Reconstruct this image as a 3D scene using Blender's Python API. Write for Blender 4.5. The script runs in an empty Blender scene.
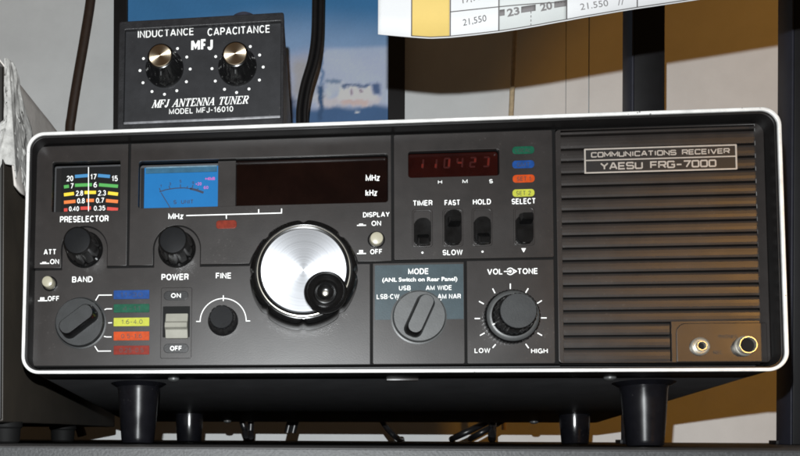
import bpy, bmesh, math, random
from mathutils import Vector, Matrix, Euler
from mathutils import noise as mnoise

# ------------------------------------------------------------------ camera, world, lamps
S = 0.001                                   # everything below is in millimetres
SC = bpy.context.scene
COL = SC.collection
cam_d = bpy.data.cameras.new('camera')
cam = bpy.data.objects.new('camera', cam_d)
COL.objects.link(cam)
cam_d.sensor_fit = 'HORIZONTAL'
cam_d.sensor_width = 36.0
cam_d.lens = 997.68301 / 800.0 * 36.0
cam_d.shift_x = (400.0 - 171.9854) / 800.0
cam_d.shift_y = (435.6085 - 228.0) / 800.0
cam_d.clip_start = 0.02
cam_d.clip_end = 50.0
YAW, ROLL = -0.126543, -0.004342
fw = Vector((math.sin(YAW), math.cos(YAW), 0.0))
rt = Vector((math.cos(YAW), -math.sin(YAW), 0.0))
dn = Vector((0, 0, -1.0))
rt2 = rt * math.cos(ROLL) + dn * math.sin(ROLL)
up2 = -(-rt * math.sin(ROLL) + dn * math.cos(ROLL))
m = Matrix((rt2, up2, -fw)).transposed().to_4x4()
m.translation = Vector((-41.6577, -486.6562, -30.5414)) * S
cam.matrix_world = m
SC.camera = cam
SC.cycles.filter_width = 1.8

w = bpy.data.worlds.new('World')
SC.world = w
w.use_nodes = True
w.node_tree.nodes['Background'].inputs[0].default_value = (1.0, 0.62, 0.33, 1)
w.node_tree.nodes['Background'].inputs[1].default_value = 0.062

def lamp(name, kind, loc, energy, color, size, target=None):
    d = bpy.data.lights.new(name, kind)
    d.energy = energy
    d.color = color
    if kind == 'AREA':
        d.shape = 'DISK'
        d.size = size
    else:
        d.shadow_soft_size = size
    o = bpy.data.objects.new(name, d)
    COL.objects.link(o)
    o.location = Vector(loc) * S
    if target:
        o.rotation_euler = (Vector(target) - Vector(loc)).to_track_quat('-Z', 'Y').to_euler()
    return o

CAMP = Vector((-41.6577, -486.6562, -30.5414))
FL = CAMP + rt * (-6.0) + Vector((0, 0, 36.4))
lamp('camera_flash', 'POINT', FL, 22.8, (0.95, 0.985, 1.0), 0.0015)
# warm light: added spot, cone shaped to the wall's right part; room lamp narrowed to the grille
dl = lamp('warm_wall_spot', 'SPOT', (1000, -330, 420), 6.6, (1.0, 0.41, 0.02), 0.03, (800, 525, 150))
dl.data.spot_size = math.radians(66.0)
dl.data.spot_blend = 0.06
rl = lamp('room_spot', 'SPOT', (575, -860, 275), 13.0, (1.0, 0.47, 0.08), 0.03, (172, 12, 36))
rl.data.spot_size = math.radians(11.0)
rl.data.spot_blend = 1.0
SC.view_settings.view_transform = 'Standard'
SC.view_settings.look = 'None'
SC.view_settings.exposure = 0.0
SC.view_settings.gamma = 1.0

# ------------------------------------------------------------------ materials
def mat(name, col, rough=0.5, metal=0.0, spec=0.5, noise=0.0, nscale=200.0, bump=0.0, bscale=1500.0,
        emit=None, estr=0.0, coat=0.0, aniso=0.0, col2=None, rvar=0.0, stretch=(1, 1, 1), dust=0.0, dcol=(0.16, 0.15, 0.14)):
    mt = bpy.data.materials.new(name)
    mt.use_nodes = True
    nt = mt.node_tree
    b = nt.nodes['Principled BSDF']
    b.inputs['Base Color'].default_value = (*col, 1)
    b.inputs['Roughness'].default_value = rough
    b.inputs['Metallic'].default_value = metal
    b.inputs['Specular IOR Level'].default_value = spec
    b.inputs['Coat Weight'].default_value = coat
    b.inputs['Coat Roughness'].default_value = 0.08
    if aniso:
        b.inputs['Anisotropic'].default_value = aniso
    if emit:
        b.inputs['Emission Color'].default_value = (*emit, 1)
        b.inputs['Emission Strength'].default_value = estr
    tc = nt.nodes.new('ShaderNodeTexCoord')
    mp = nt.nodes.new('ShaderNodeMapping')
    mp.inputs['Scale'].default_value = stretch
    nt.links.new(tc.outputs['Object'], mp.inputs['Vector'])
    if noise or col2:
        n = nt.nodes.new('ShaderNodeTexNoise')
        n.inputs['Scale'].default_value = nscale
        n.inputs['Detail'].default_value = 6.0
        n.inputs['Roughness'].default_value = 0.65
        nt.links.new(mp.outputs['Vector'], n.inputs['Vector'])
        r = nt.nodes.new('ShaderNodeValToRGB')
        r.color_ramp.elements[0].position = 0.3
        r.color_ramp.elements[1].position = 0.7
        lo = tuple(c * (1 - noise) for c in col)
        hi = col2 if col2 else tuple(min(1, c * (1 + noise)) for c in col)
        r.color_ramp.elements[0].color = (*lo, 1)
        r.color_ramp.elements[1].color = (*hi, 1)
        nt.links.new(n.outputs['Fac'], r.inputs['Fac'])
        nt.links.new(r.outputs['Color'], b.inputs['Base Color'])
    if dust:
        vo = nt.nodes.new('ShaderNodeTexVoronoi')
        vo.inputs['Scale'].default_value = 420.0
        nt.links.new(mp.outputs['Vector'], vo.inputs['Vector'])
        n4 = nt.nodes.new('ShaderNodeTexNoise')
        n4.inputs['Scale'].default_value = 45.0
        n4.inputs['Detail'].default_value = 4.0
        nt.links.new(mp.outputs['Vector'], n4.inputs['Vector'])
        th_ = nt.nodes.new('ShaderNodeMapRange')
        th_.inputs['From Min'].default_value = 0.47
        th_.inputs['From Max'].default_value = 0.8
        th_.inputs['To Max'].default_value = 0.3
        nt.links.new(n4.outputs['Fac'], th_.inputs['Value'])
        lt = nt.nodes.new('ShaderNodeMath')
        lt.operation = 'LESS_THAN'
        nt.links.new(vo.outputs['Distance'], lt.inputs[0])
        nt.links.new(th_.outputs['Result'], lt.inputs[1])
        sc_ = nt.nodes.new('ShaderNodeMath')
        sc_.operation = 'MULTIPLY'
        sc_.inputs[1].default_value = dust
        nt.links.new(lt.outputs[0], sc_.inputs[0])
        mx = nt.nodes.new('ShaderNodeMix')
        mx.data_type = 'RGBA'
        nt.links.new(sc_.outputs[0], mx.inputs['Factor'])
        mx.inputs[6].default_value = (*col, 1)
        if noise or col2:
            nt.links.new(r.outputs['Color'], mx.inputs[6])
        mx.inputs[7].default_value = (*dcol, 1)
        nt.links.new(mx.outputs[2], b.inputs['Base Color'])
    if rvar:
        n3 = nt.nodes.new('ShaderNodeTexNoise')
        n3.inputs['Scale'].default_value = nscale * 0.37
        n3.inputs['Detail'].default_value = 5.0
        nt.links.new(mp.outputs['Vector'], n3.inputs['Vector'])
        mr = nt.nodes.new('ShaderNodeMapRange')
        mr.inputs['From Min'].default_value = 0.3
        mr.inputs['From Max'].default_value = 0.7
        mr.inputs['To Min'].default_value = rough - rvar
        mr.inputs['To Max'].default_value = rough + rvar
        nt.links.new(n3.outputs['Fac'], mr.inputs['Value'])
        nt.links.new(mr.outputs['Result'], b.inputs['Roughness'])
    if bump:
        n2 = nt.nodes.new('ShaderNodeTexNoise')
        n2.inputs['Scale'].default_value = bscale
        n2.inputs['Detail'].default_value = 3.0
        nt.links.new(mp.outputs['Vector'], n2.inputs['Vector'])
        bp = nt.nodes.new('ShaderNodeBump')
        bp.inputs['Strength'].default_value = bump
        bp.inputs['Distance'].default_value = 0.0003
        nt.links.new(n2.outputs['Fac'], bp.inputs['Height'])
        nt.links.new(bp.outputs['Normal'], b.inputs['Normal'])
    return mt

M = dict(
    panel=mat('charcoal_panel_plastic', (0.0152, 0.0128, 0.0119), 0.37, spec=0.38, noise=0.2, nscale=90, bump=0.06, bscale=1900, rvar=0.035, dust=0.07),
    groove=mat('panel_gap_black', (0.0035, 0.0033, 0.0033), 0.7, spec=0.1),
    cab=mat('cabinet_black_paint', (0.032, 0.032, 0.034), 0.5, noise=0.25, nscale=60, bump=0.15, bscale=1800),
    bezel=mat('bezel_black', (0.0048, 0.0043, 0.0043), 0.42, spec=0.3, noise=0.3, nscale=80, rvar=0.08, dust=0.06),
    trim=mat('white_metal_trim', (0.60, 0.595, 0.58), 0.4, metal=0.12, noise=0.2, nscale=110, bump=0.3, bscale=700, rvar=0.12, dust=0.75, dcol=(0.05, 0.05, 0.05)),
    gloss=mat('gloss_black_plastic', (0.0038, 0.0038, 0.0039), 0.2, spec=0.38, noise=0.3, nscale=300, rvar=0.06),
    knob=mat('knob_black', (0.0075, 0.0075, 0.008), 0.36, spec=0.35, noise=0.3, nscale=200, bump=0.1),
    volcap=mat('volume_cap_grey', (0.017, 0.018, 0.0185), 0.45, spec=0.3, noise=0.2, nscale=150, bump=0.2, bscale=3000),
    knobtop=mat('knob_top_grey', (0.0068, 0.007, 0.0076), 0.5, spec=0.07, noise=0.15, nscale=150, bump=0.2, bscale=3000),
    grey=mat('knob_disc_grey', (0.05, 0.0515, 0.0515), 0.4, spec=0.4, noise=0.15, nscale=200, bump=0.1),
    ink=mat('white_ink', (0.72, 0.72, 0.70), 0.6, noise=0.08, nscale=900),
    inkdim=mat('faded_black_ink', (0.012, 0.011, 0.01), 0.6),
    cream=mat('cream_plastic', (0.215, 0.21, 0.18), 0.45, spec=0.3, noise=0.1, nscale=120),
    button=mat('cream_button', (0.30, 0.28, 0.21), 0.3, noise=0.1, nscale=150),
    chrome=mat('bright_nickel', (0.68, 0.65, 0.57), 0.33, metal=0.85, noise=0.1, nscale=300),
    hole=mat('hole_black', (0.004, 0.004, 0.004), 0.7, spec=0.15),
    smoke=mat('smoked_red_window', (0.0045, 0.0016, 0.0013), 0.16, spec=0.25, noise=0.5, nscale=28, col2=(0.0066, 0.0024, 0.0016)),  # mottled second tone puts faint glass reflections into the colour
    redglow=mat('clock_digit_glow', (0.018, 0.001, 0.0005), 0.6, spec=0.1, emit=(1.0, 0.06, 0.012), estr=0.075),
    reddim=mat('clock_digit_dim', (0.014, 0.001, 0.0005), 0.6, spec=0.1, emit=(1.0, 0.05, 0.01), estr=0.012),
    clockred=mat('clock_window_red', (0.010, 0.0016, 0.0011), 0.16, spec=0.25, noise=0.4, nscale=60),
    well=mat('window_well_dark', (0.006, 0.0052, 0.005), 0.45, spec=0.25),
    blue=mat('pill_blue', (0.007, 0.038, 0.15), 0.45, spec=0.12, noise=0.25, nscale=400),
    green=mat('pill_green', (0.005, 0.055, 0.03), 0.45, spec=0.12, noise=0.25, nscale=400),
    yellow=mat('pill_yellow', (0.32, 0.33, 0.04), 0.45, spec=0.12, noise=0.1, nscale=400),
    orange=mat('pill_orange', (0.33, 0.042, 0.006), 0.45, spec=0.12, noise=0.2, nscale=400),
    red=mat('pill_red', (0.13, 0.012, 0.006), 0.45, spec=0.12, noise=0.25, nscale=400),
    led=mat('red_lens', (0.12, 0.014, 0.006), 0.35, spec=0.2, noise=0.3, nscale=500),
    meter=mat('meter_blue_face', (0.012, 0.105, 0.27), 0.5, spec=0.06, noise=0.06, nscale=60),
    meterline=mat('meter_dark_ink', (0.003, 0.008, 0.03), 0.6),
    meterred=mat('meter_red_ink', (0.42, 0.07, 0.30), 0.6),
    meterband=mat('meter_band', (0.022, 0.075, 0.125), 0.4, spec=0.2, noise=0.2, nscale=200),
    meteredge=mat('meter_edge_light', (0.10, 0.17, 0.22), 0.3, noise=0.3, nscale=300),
    drum=mat('drum_black', (0.003, 0.003, 0.003), 0.5, spec=0.2),
    s_blue=mat('stripe_blue', (0.03, 0.16, 0.33), 0.5), s_green=mat('stripe_green', (0.05, 0.26, 0.05), 0.5),
    s_yellow=mat('stripe_yellow', (0.62, 0.45, 0.02), 0.5), s_orange=mat('stripe_orange', (0.55, 0.13, 0.02), 0.5),
    s_red=mat('stripe_red', (0.42, 0.03, 0.02), 0.5),
    sticker=mat('mode_sticker', (0.028, 0.043, 0.05), 0.4, spec=0.25, noise=0.15, nscale=200, bump=0.1),
    badge=mat('badge_silver', (0.34, 0.305, 0.27), 0.4, metal=0.25, noise=0.1, nscale=300),
    badgebg=mat('badge_black', (0.012, 0.011, 0.011), 0.4),
    tuner=mat('tuner_wrinkle_black', (0.013, 0.013, 0.0142), 0.42, spec=0.3, noise=0.3, nscale=250, bump=0.5, bscale=1400, rvar=0.08),
    lip=mat('lip_highlight_grey', (0.17, 0.17, 0.18), 0.35, noise=0.5, nscale=120, rvar=0.1),  # paler grey paints in the bright highlight along the tuner's bottom lip
    tface=mat('tuner_face', (0.018, 0.0182, 0.0198), 0.45, spec=0.25, noise=0.2, nscale=120, bump=0.2, bscale=2500, dust=0.12),
    wall=mat('painted_wall', (0.765, 0.785, 0.785), 0.75, noise=0.09, nscale=9, bump=0.35, bscale=260),
    shelf=mat('shelf_black_laminate', (0.022, 0.021, 0.021), 0.55, noise=0.3, nscale=80),
    speck=mat('shelf_speckled_edge', (0.018, 0.0185, 0.0195), 0.6, noise=0.65, nscale=900, bump=0.5, bscale=900),
    post=mat('post_black', (0.0065, 0.0065, 0.0075), 0.5, spec=0.3, noise=0.2, nscale=120),
    postside=mat('post_navy', (0.02, 0.021, 0.032), 0.5, noise=0.2, nscale=120),
    frame=mat('picture_frame_black', (0.008, 0.008, 0.009), 0.4, noise=0.2, nscale=120),
    box=mat('equipment_box_brown', (0.019, 0.015, 0.0105), 0.6, noise=0.25, nscale=35, bump=0.3, bscale=900),
    boxdark=mat('equipment_front_dark', (0.012, 0.0105, 0.009), 0.6, noise=0.2, nscale=60),
    cloth=mat('dust_cover_grey', (0.47, 0.44, 0.41), 0.85, noise=0.15, nscale=70, bump=0.5, bscale=500),
    lace=mat('lace_white', (0.33, 0.325, 0.31), 0.85, noise=0.3, nscale=260, bump=0.5, bscale=700),
    brown=mat('brown_cable_jacket', (0.035, 0.02, 0.013), 0.5, noise=0.2, nscale=200),
    black=mat('black_cable_jacket', (0.007, 0.007, 0.0078), 0.35, noise=0.2, nscale=200),
    tan=mat('tan_wire_jacket', (0.60, 0.47, 0.30), 0.3, noise=0.2, nscale=300),
    paper=mat('chart_paper', (0.31, 0.312, 0.315), 0.8, noise=0.03, nscale=30),
    paperyellow=mat('chart_yellow', (0.30, 0.215, 0.055), 0.8, noise=0.04, nscale=60),
    papergrey=mat('chart_grey_tint', (0.255, 0.265, 0.26), 0.8, noise=0.03, nscale=60),
    chartline=mat('chart_line', (0.035, 0.03, 0.03), 0.8),
    chartbar=mat('chart_bar', (0.075, 0.07, 0.07), 0.8),
    rubber=mat('foot_black', (0.004, 0.004, 0.0052), 0.2, spec=0.35, noise=0.2, nscale=200, rvar=0.06, dust=0.06),
)

def brushed(name, col, rough, aniso=0.85):
    """turned metal: fine concentric grooves that spread the highlight into a bow tie"""
    mt = bpy.data.materials.new(name)
    mt.use_nodes = True
    nt = mt.node_tree
    b = nt.nodes['Principled BSDF']
    b.inputs['Base Color'].default_value = (*col, 1)
    b.inputs['Metallic'].default_value = 1.0
    b.inputs['Roughness'].default_value = rough
    b.inputs['Anisotropic'].default_value = aniso
    tg = nt.nodes.new('ShaderNodeTangent')
    tg.direction_type = 'RADIAL'
    tg.axis = 'Y'
    nt.links.new(tg.outputs['Tangent'], b.inputs['Tangent'])
    tc = nt.nodes.new('ShaderNodeTexCoord')
    sx = nt.nodes.new('ShaderNodeSeparateXYZ')
    nt.links.new(tc.outputs['Object'], sx.inputs[0])
    cx = nt.nodes.new('ShaderNodeCombineXYZ')
    nt.links.new(sx.outputs['X'], cx.inputs['X'])
    nt.links.new(sx.outputs['Z'], cx.inputs['Y'])
    ln = nt.nodes.new('ShaderNodeVectorMath')
    ln.operation = 'LENGTH'
    nt.links.new(cx.outputs[0], ln.inputs[0])
    ml = nt.nodes.new('ShaderNodeMath')
    ml.operation = 'MULTIPLY'
    ml.inputs[1].default_value = 5200.0
    nt.links.new(ln.outputs['Value'], ml.inputs[0])
    nz = nt.nodes.new('ShaderNodeTexNoise')
    nz.noise_dimensions = '1D'
    nz.inputs['Scale'].default_value = 1.0
    nt.links.new(ml.outputs[0], nz.inputs['W'])
    mr = nt.nodes.new('ShaderNodeMapRange')
    mr.inputs['From Min'].default_value = 0.3
    mr.inputs['From Max'].default_value = 0.7
    mr.inputs['To Min'].default_value = rough - 0.14
    mr.inputs['To Max'].default_value = rough + 0.14
    nt.links.new(nz.outputs['Fac'], mr.inputs['Value'])
    nt.links.new(mr.outputs['Result'], b.inputs['Roughness'])
    return mt

M['dial'] = brushed('turned_aluminium', (0.40, 0.41, 0.43), 0.5, 0.66)
M['brass'] = brushed('turned_brass', (0.84, 0.72, 0.54), 0.48, 0.96)

# ------------------------------------------------------------------ object helpers
def thing(name, label, cat, loc=(0, 0, 0), rot=None, group=None):
    o = bpy.data.objects.new(name, None)
    COL.objects.link(o)
    o.empty_display_size = 0.01
    o.location = Vector(loc) * S
    if rot:
        o.rotation_euler = rot
    o['label'] = label
    o['category'] = cat
    if group:
        o['group'] = group
    return o

def tag(o, label, cat, group=None):
    o['label'] = label
    o['category'] = cat
    if group:
        o['group'] = group
    return o

def link(name, me, mt, parent=None, smooth=None, origin=None):
    """me is in millimetres"""
    if origin is not None:
        ov = Vector(origin)
        me.transform(Matrix.Translation(-ov))
    me.transform(Matrix.Scale(S, 4))
    me.materials.clear()
    me.materials.append(mt)
    o = bpy.data.objects.new(name, me)
    COL.objects.link(o)
    if origin is not None:
        o.location = Vector(origin) * S
    if parent:
        o.parent = parent
    if smooth is not None:
        me.polygons.foreach_set('use_smooth', [True] * len(me.polygons))
        me.set_sharp_from_angle(angle=math.radians(smooth))
    return o

def bm_mesh(bm, name='m'):
    bmesh.ops.recalc_face_normals(bm, faces=bm.faces)
    me = bpy.data.meshes.new(name)
    bm.to_mesh(me)
    bm.free()
    return me

def add_box(bm, x0, x1, y0, y1, z0, z1, bev=0.0):
    r = bmesh.ops.create_cube(bm, size=1.0)
    vs = r['verts']
    for v in vs:
        v.co = Vector(((x0 + x1) / 2 + v.co.x * (x1 - x0), (y0 + y1) / 2 + v.co.y * (y1 - y0), (z0 + z1) / 2 + v.co.z * (z1 - z0)))
    if bev:
        es = list({e for v in vs for e in v.link_edges})
        bmesh.ops.bevel(bm, geom=es, offset=bev, segments=2, affect='EDGES', profile=0.5)

def box(name, x0, x1, y0, y1, z0, z1, mt, parent=None, bev=0.0):
    bm = bmesh.new()
    add_box(bm, x0, x1, y0, y1, z0, z1, bev)
    return link(name, bm_mesh(bm), mt, parent, 35 if bev else None)

def rrect(x0, z0, x1, z1, r, n=6):
    """rounded rectangle outline; r one radius or four (bl, br, tr, tl)"""
    rr = r if isinstance(r, (tuple, list)) else (r,) * 4
    out = []
    for (cx, cz, a0, q) in ((x0, z0, 180, 0), (x1, z0, 270, 1), (x1, z1, 0, 2), (x0, z1, 90, 3)):
        ra = rr[q]
        if ra <= 0.01:
            out.append((cx, cz))
            continue
        mx = cx + ra if q in (0, 3) else cx - ra
        mz = cz + ra if q in (0, 1) else cz - ra
        for k in range(n + 1):
            a = math.radians(a0 + 90.0 * k / n)
            out.append((mx + ra * math.cos(a), mz + ra * math.sin(a)))
    return out

def circle(cx, cz, r, n=48):
    return [(cx + r * math.cos(2 * math.pi * k / n), cz + r * math.sin(2 * math.pi * k / n)) for k in range(n)]

DG = bpy.context.evaluated_depsgraph_get

def curve_mesh(cu):
    o = bpy.data.objects.new('tmp', cu)
    COL.objects.link(o)
    dg = DG()
    dg.update()
    me = bpy.data.meshes.new_from_object(o.evaluated_get(dg))
    bpy.data.objects.remove(o)
    return me

def plate_mesh(loops, y0, th, bev=0.0):
    """flat plate with holes, front face at y0 (towards the viewer), th deep"""
    cu = bpy.data.curves.new('c', 'CURVE')
    cu.dimensions = '2D'
    cu.fill_mode = 'BOTH'
    for lp in loops:
        sp = cu.splines.new('POLY')
        sp.points.add(len(lp) - 1)
        for q, (x, z) in zip(sp.points, lp):
            q.co = (x, z, 0, 1)
        sp.use_cyclic_u = True
    cu.extrude = max(th / 2 - bev, 0.001)
    cu.bevel_depth = bev
    cu.bevel_resolution = 2
    cu.offset = -bev
    me = curve_mesh(cu)
    for v in me.vertices:
        x, z, k = v.co
        v.co = (x, y0 + th / 2 - k, z)
    bm = bmesh.new()
    bm.from_mesh(me)
    bmesh.ops.remove_doubles(bm, verts=bm.verts, dist=0.0005)
    return bm_mesh(bm)

def plate(name, loops, y0, th, mt, parent=None, bev=0.0):
    return link(name, plate_mesh(loops, y0, th, bev), mt, parent, None)

def lathe_mesh(cx, cz, y0, prof, n=64, scallop=None):
    """prof: list of (radius, height toward the viewer from y0)"""
    bm = bmesh.new()
    rings = []
    for i, (r, h) in enumerate(prof):
        if r < 1e-4:
            rings.append([bm.verts.new((cx, y0 - h, cz))])
            continue
        ring = []
        for k in range(n):
            a = 2 * math.pi * k / n
            rr = r * (scallop(i, a) if scallop else 1.0)
            ring.append(bm.verts.new((cx + rr * math.cos(a), y0 - h, cz + rr * math.sin(a))))
        rings.append(ring)
    for A, B in zip(rings[:-1], rings[1:]):
        if len(A) == 1 and len(B) == 1:
            continue
        for k in range(n):
            k2 = (k + 1) % n
            if len(A) == 1:
                bm.faces.new((A[0], B[k], B[k2]))
            elif len(B) == 1:
                bm.faces.new((A[k], B[0], A[k2]))
            else:
                bm.faces.new((A[k], B[k], B[k2], A[k2]))
    return bm_mesh(bm)

def lathe(name, c, y0, prof, mt, parent, n=64, scallop=None, ang=32, local=False):
    me = lathe_mesh(c[0], c[1], y0, prof, n, scallop)
    return link(name, me, mt, parent, ang, origin=(c[0], y0, c[1]) if local else None)

def upright(name, x, y, z0, prof, mt, parent, n=40):
    """turned solid standing on z0: prof of (radius, height)"""
    me = lathe_mesh(0, 0, 0, prof, n)
    for v in me.vertices:
        a, b, c = v.co
        v.co = (x + a, y + c, z0 - b)
    return link(name, me, mt, parent, 35)

def stroke_mesh(polys, wd, y0, th=0.06):
    """thin printed strokes: polys = list of point lists, one flat ribbon each"""
    bm = bmesh.new()
    for q_, pts in enumerate(polys):
        P = [Vector((a, 0, b)) for a, b in pts]
        y0 -= 0.004
        closed = len(P) > 3 and (P[0] - P[-1]).length < 1e-5
        L, R = [], []
        for i, p in enumerate(P):
            din = (P[i] - P[i - 1]).normalized() if i > 0 else ((P[0] - P[-2]).normalized() if closed else None)
            dout = (P[i + 1] - P[i]).normalized() if i < len(P) - 1 else ((P[1] - P[0]).normalized() if closed else None)
            d = (din or Vector((0, 0, 0))) + (dout or Vector((0, 0, 0)))
            d.normalize()
            nrm = Vector((-d.z, 0, d.x))
            s = 1.0
            if din and dout:
                c = abs(nrm.dot(Vector((-din.z, 0, din.x))))
                s = 1 / max(c, 0.5)
            L.append(p + nrm * wd / 2 * s)
            R.append(p - nrm * wd / 2 * s)
        vl = [[bm.verts.new((v.x, y, v.z)) for v in X] for X in (L, R) for y in (y0, y0 + th)]
        a, b, c, d = vl
        for i in range(len(P) - 1):
            bm.faces.new((a[i], a[i + 1], c[i + 1], c[i]))
            bm.faces.new((a[i], a[i + 1], b[i + 1], b[i]))
            bm.faces.new((c[i], c[i + 1], d[i + 1], d[i]))
        bm.faces.new((a[0], c[0], d[0], b[0]))
        bm.faces.new((a[-1], c[-1], d[-1], b[-1]))
    return bm_mesh(bm)

def strokes(name, polys, wd, y0, mt, parent, th=0.06):
    return link(name, stroke_mesh(polys, wd, y0, th), mt, parent)

def arc(cx, cz, r, a0, a1, n=24):
    return [(cx + r * math.cos(math.radians(a0 + (a1 - a0) * k / n)), cz + r * math.sin(math.radians(a0 + (a1 - a0) * k / n))) for k in range(n + 1)]

def text_mesh(s, b, y0, bold=0.02, shear=0.0, rot=0.0, space=1.0, th=0.06, ref=None):
    """lettering fitted to a box (centre x, centre z, width, height)"""
    cx, cz, wd, ht = b
    cu = bpy.data.curves.new('t', 'FONT')
    cu.body = s
    cu.size = 1.0
    cu.bevel_depth = bold
    cu.bevel_resolution = 0
    cu.extrude = 0.01
    cu.shear = shear
    cu.space_character = space
    cu.resolution_u = 4
    me = curve_mesh(cu)
    xs = [v.co.x for v in me.vertices]
    ys = [v.co.y for v in me.vertices]
    x0, x1 = min(xs), max(xs)
    if ref:
        z0, z1 = ref
    else:
        z0, z1 = min(ys), max(ys)
    ca, sa = math.cos(rot), math.sin(rot)
    bm = bmesh.new()
    bm.from_mesh(me)
    bpy.data.meshes.remove(me)
    zc = [v.co.z for v in bm.verts]
    za_, zb_ = min(zc), max(zc)
    for v in bm.verts:
        u = ((v.co.x - x0) / (x1 - x0) - 0.5) * wd
        q = ((v.co.y - z0) / (z1 - z0) - 0.5) * ht
        v.co = (cx + u * ca - q * sa, y0 + th * (zb_ - v.co.z) / (zb_ - za_), cz + u * sa + q * ca)
    return bm_mesh(bm)

def tube_mesh(bm, pts, r, n=12, sx=1.0, sub=6):
    """smooth tube through the points"""
    P = [Vector(p) for p in pts]
    Q = []
    ex = [P[0] * 2 - P[1]] + P + [P[-1] * 2 - P[-2]]
    for i in range(1, len(ex) - 2):
        for k in range(sub):
            t = k / sub
            a, b, c, d = ex[i - 1], ex[i], ex[i + 1], ex[i + 2]
            Q.append(0.5 * ((2 * b) + (c - a) * t + (2 * a - 5 * b + 4 * c - d) * t * t + (3 * b - a - 3 * c + d) * t ** 3))
    Q.append(P[-1])
    rings = []
    for i, p in enumerate(Q):
        d = (Q[min(i + 1, len(Q) - 1)] - Q[max(i - 1, 0)]).normalized()
        u = d.cross(Vector((0, 1, 0)))
        if u.length < 0.05:
            u = d.cross(Vector((1, 0, 0)))
        u.normalize()
        v = d.cross(u)
        rings.append([bm.verts.new(p + u * r * sx * math.cos(2 * math.pi * k / n) + v * r * math.sin(2 * math.pi * k / n)) for k in range(n)])
    for A, B in zip(rings[:-1], rings[1:]):
        for k in range(n):
            bm.faces.new((A[k], A[(k + 1) % n], B[(k + 1) % n], B[k]))
    bm.faces.new(rings[0])
    bm.faces.new(rings[-1])

def tube(name, pts, r, mt, parent=None, n=12, sx=1.0):
    bm = bmesh.new()
    tube_mesh(bm, pts, r, n, sx)
    return link(name, bm_mesh(bm), mt, parent, 60)

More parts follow.
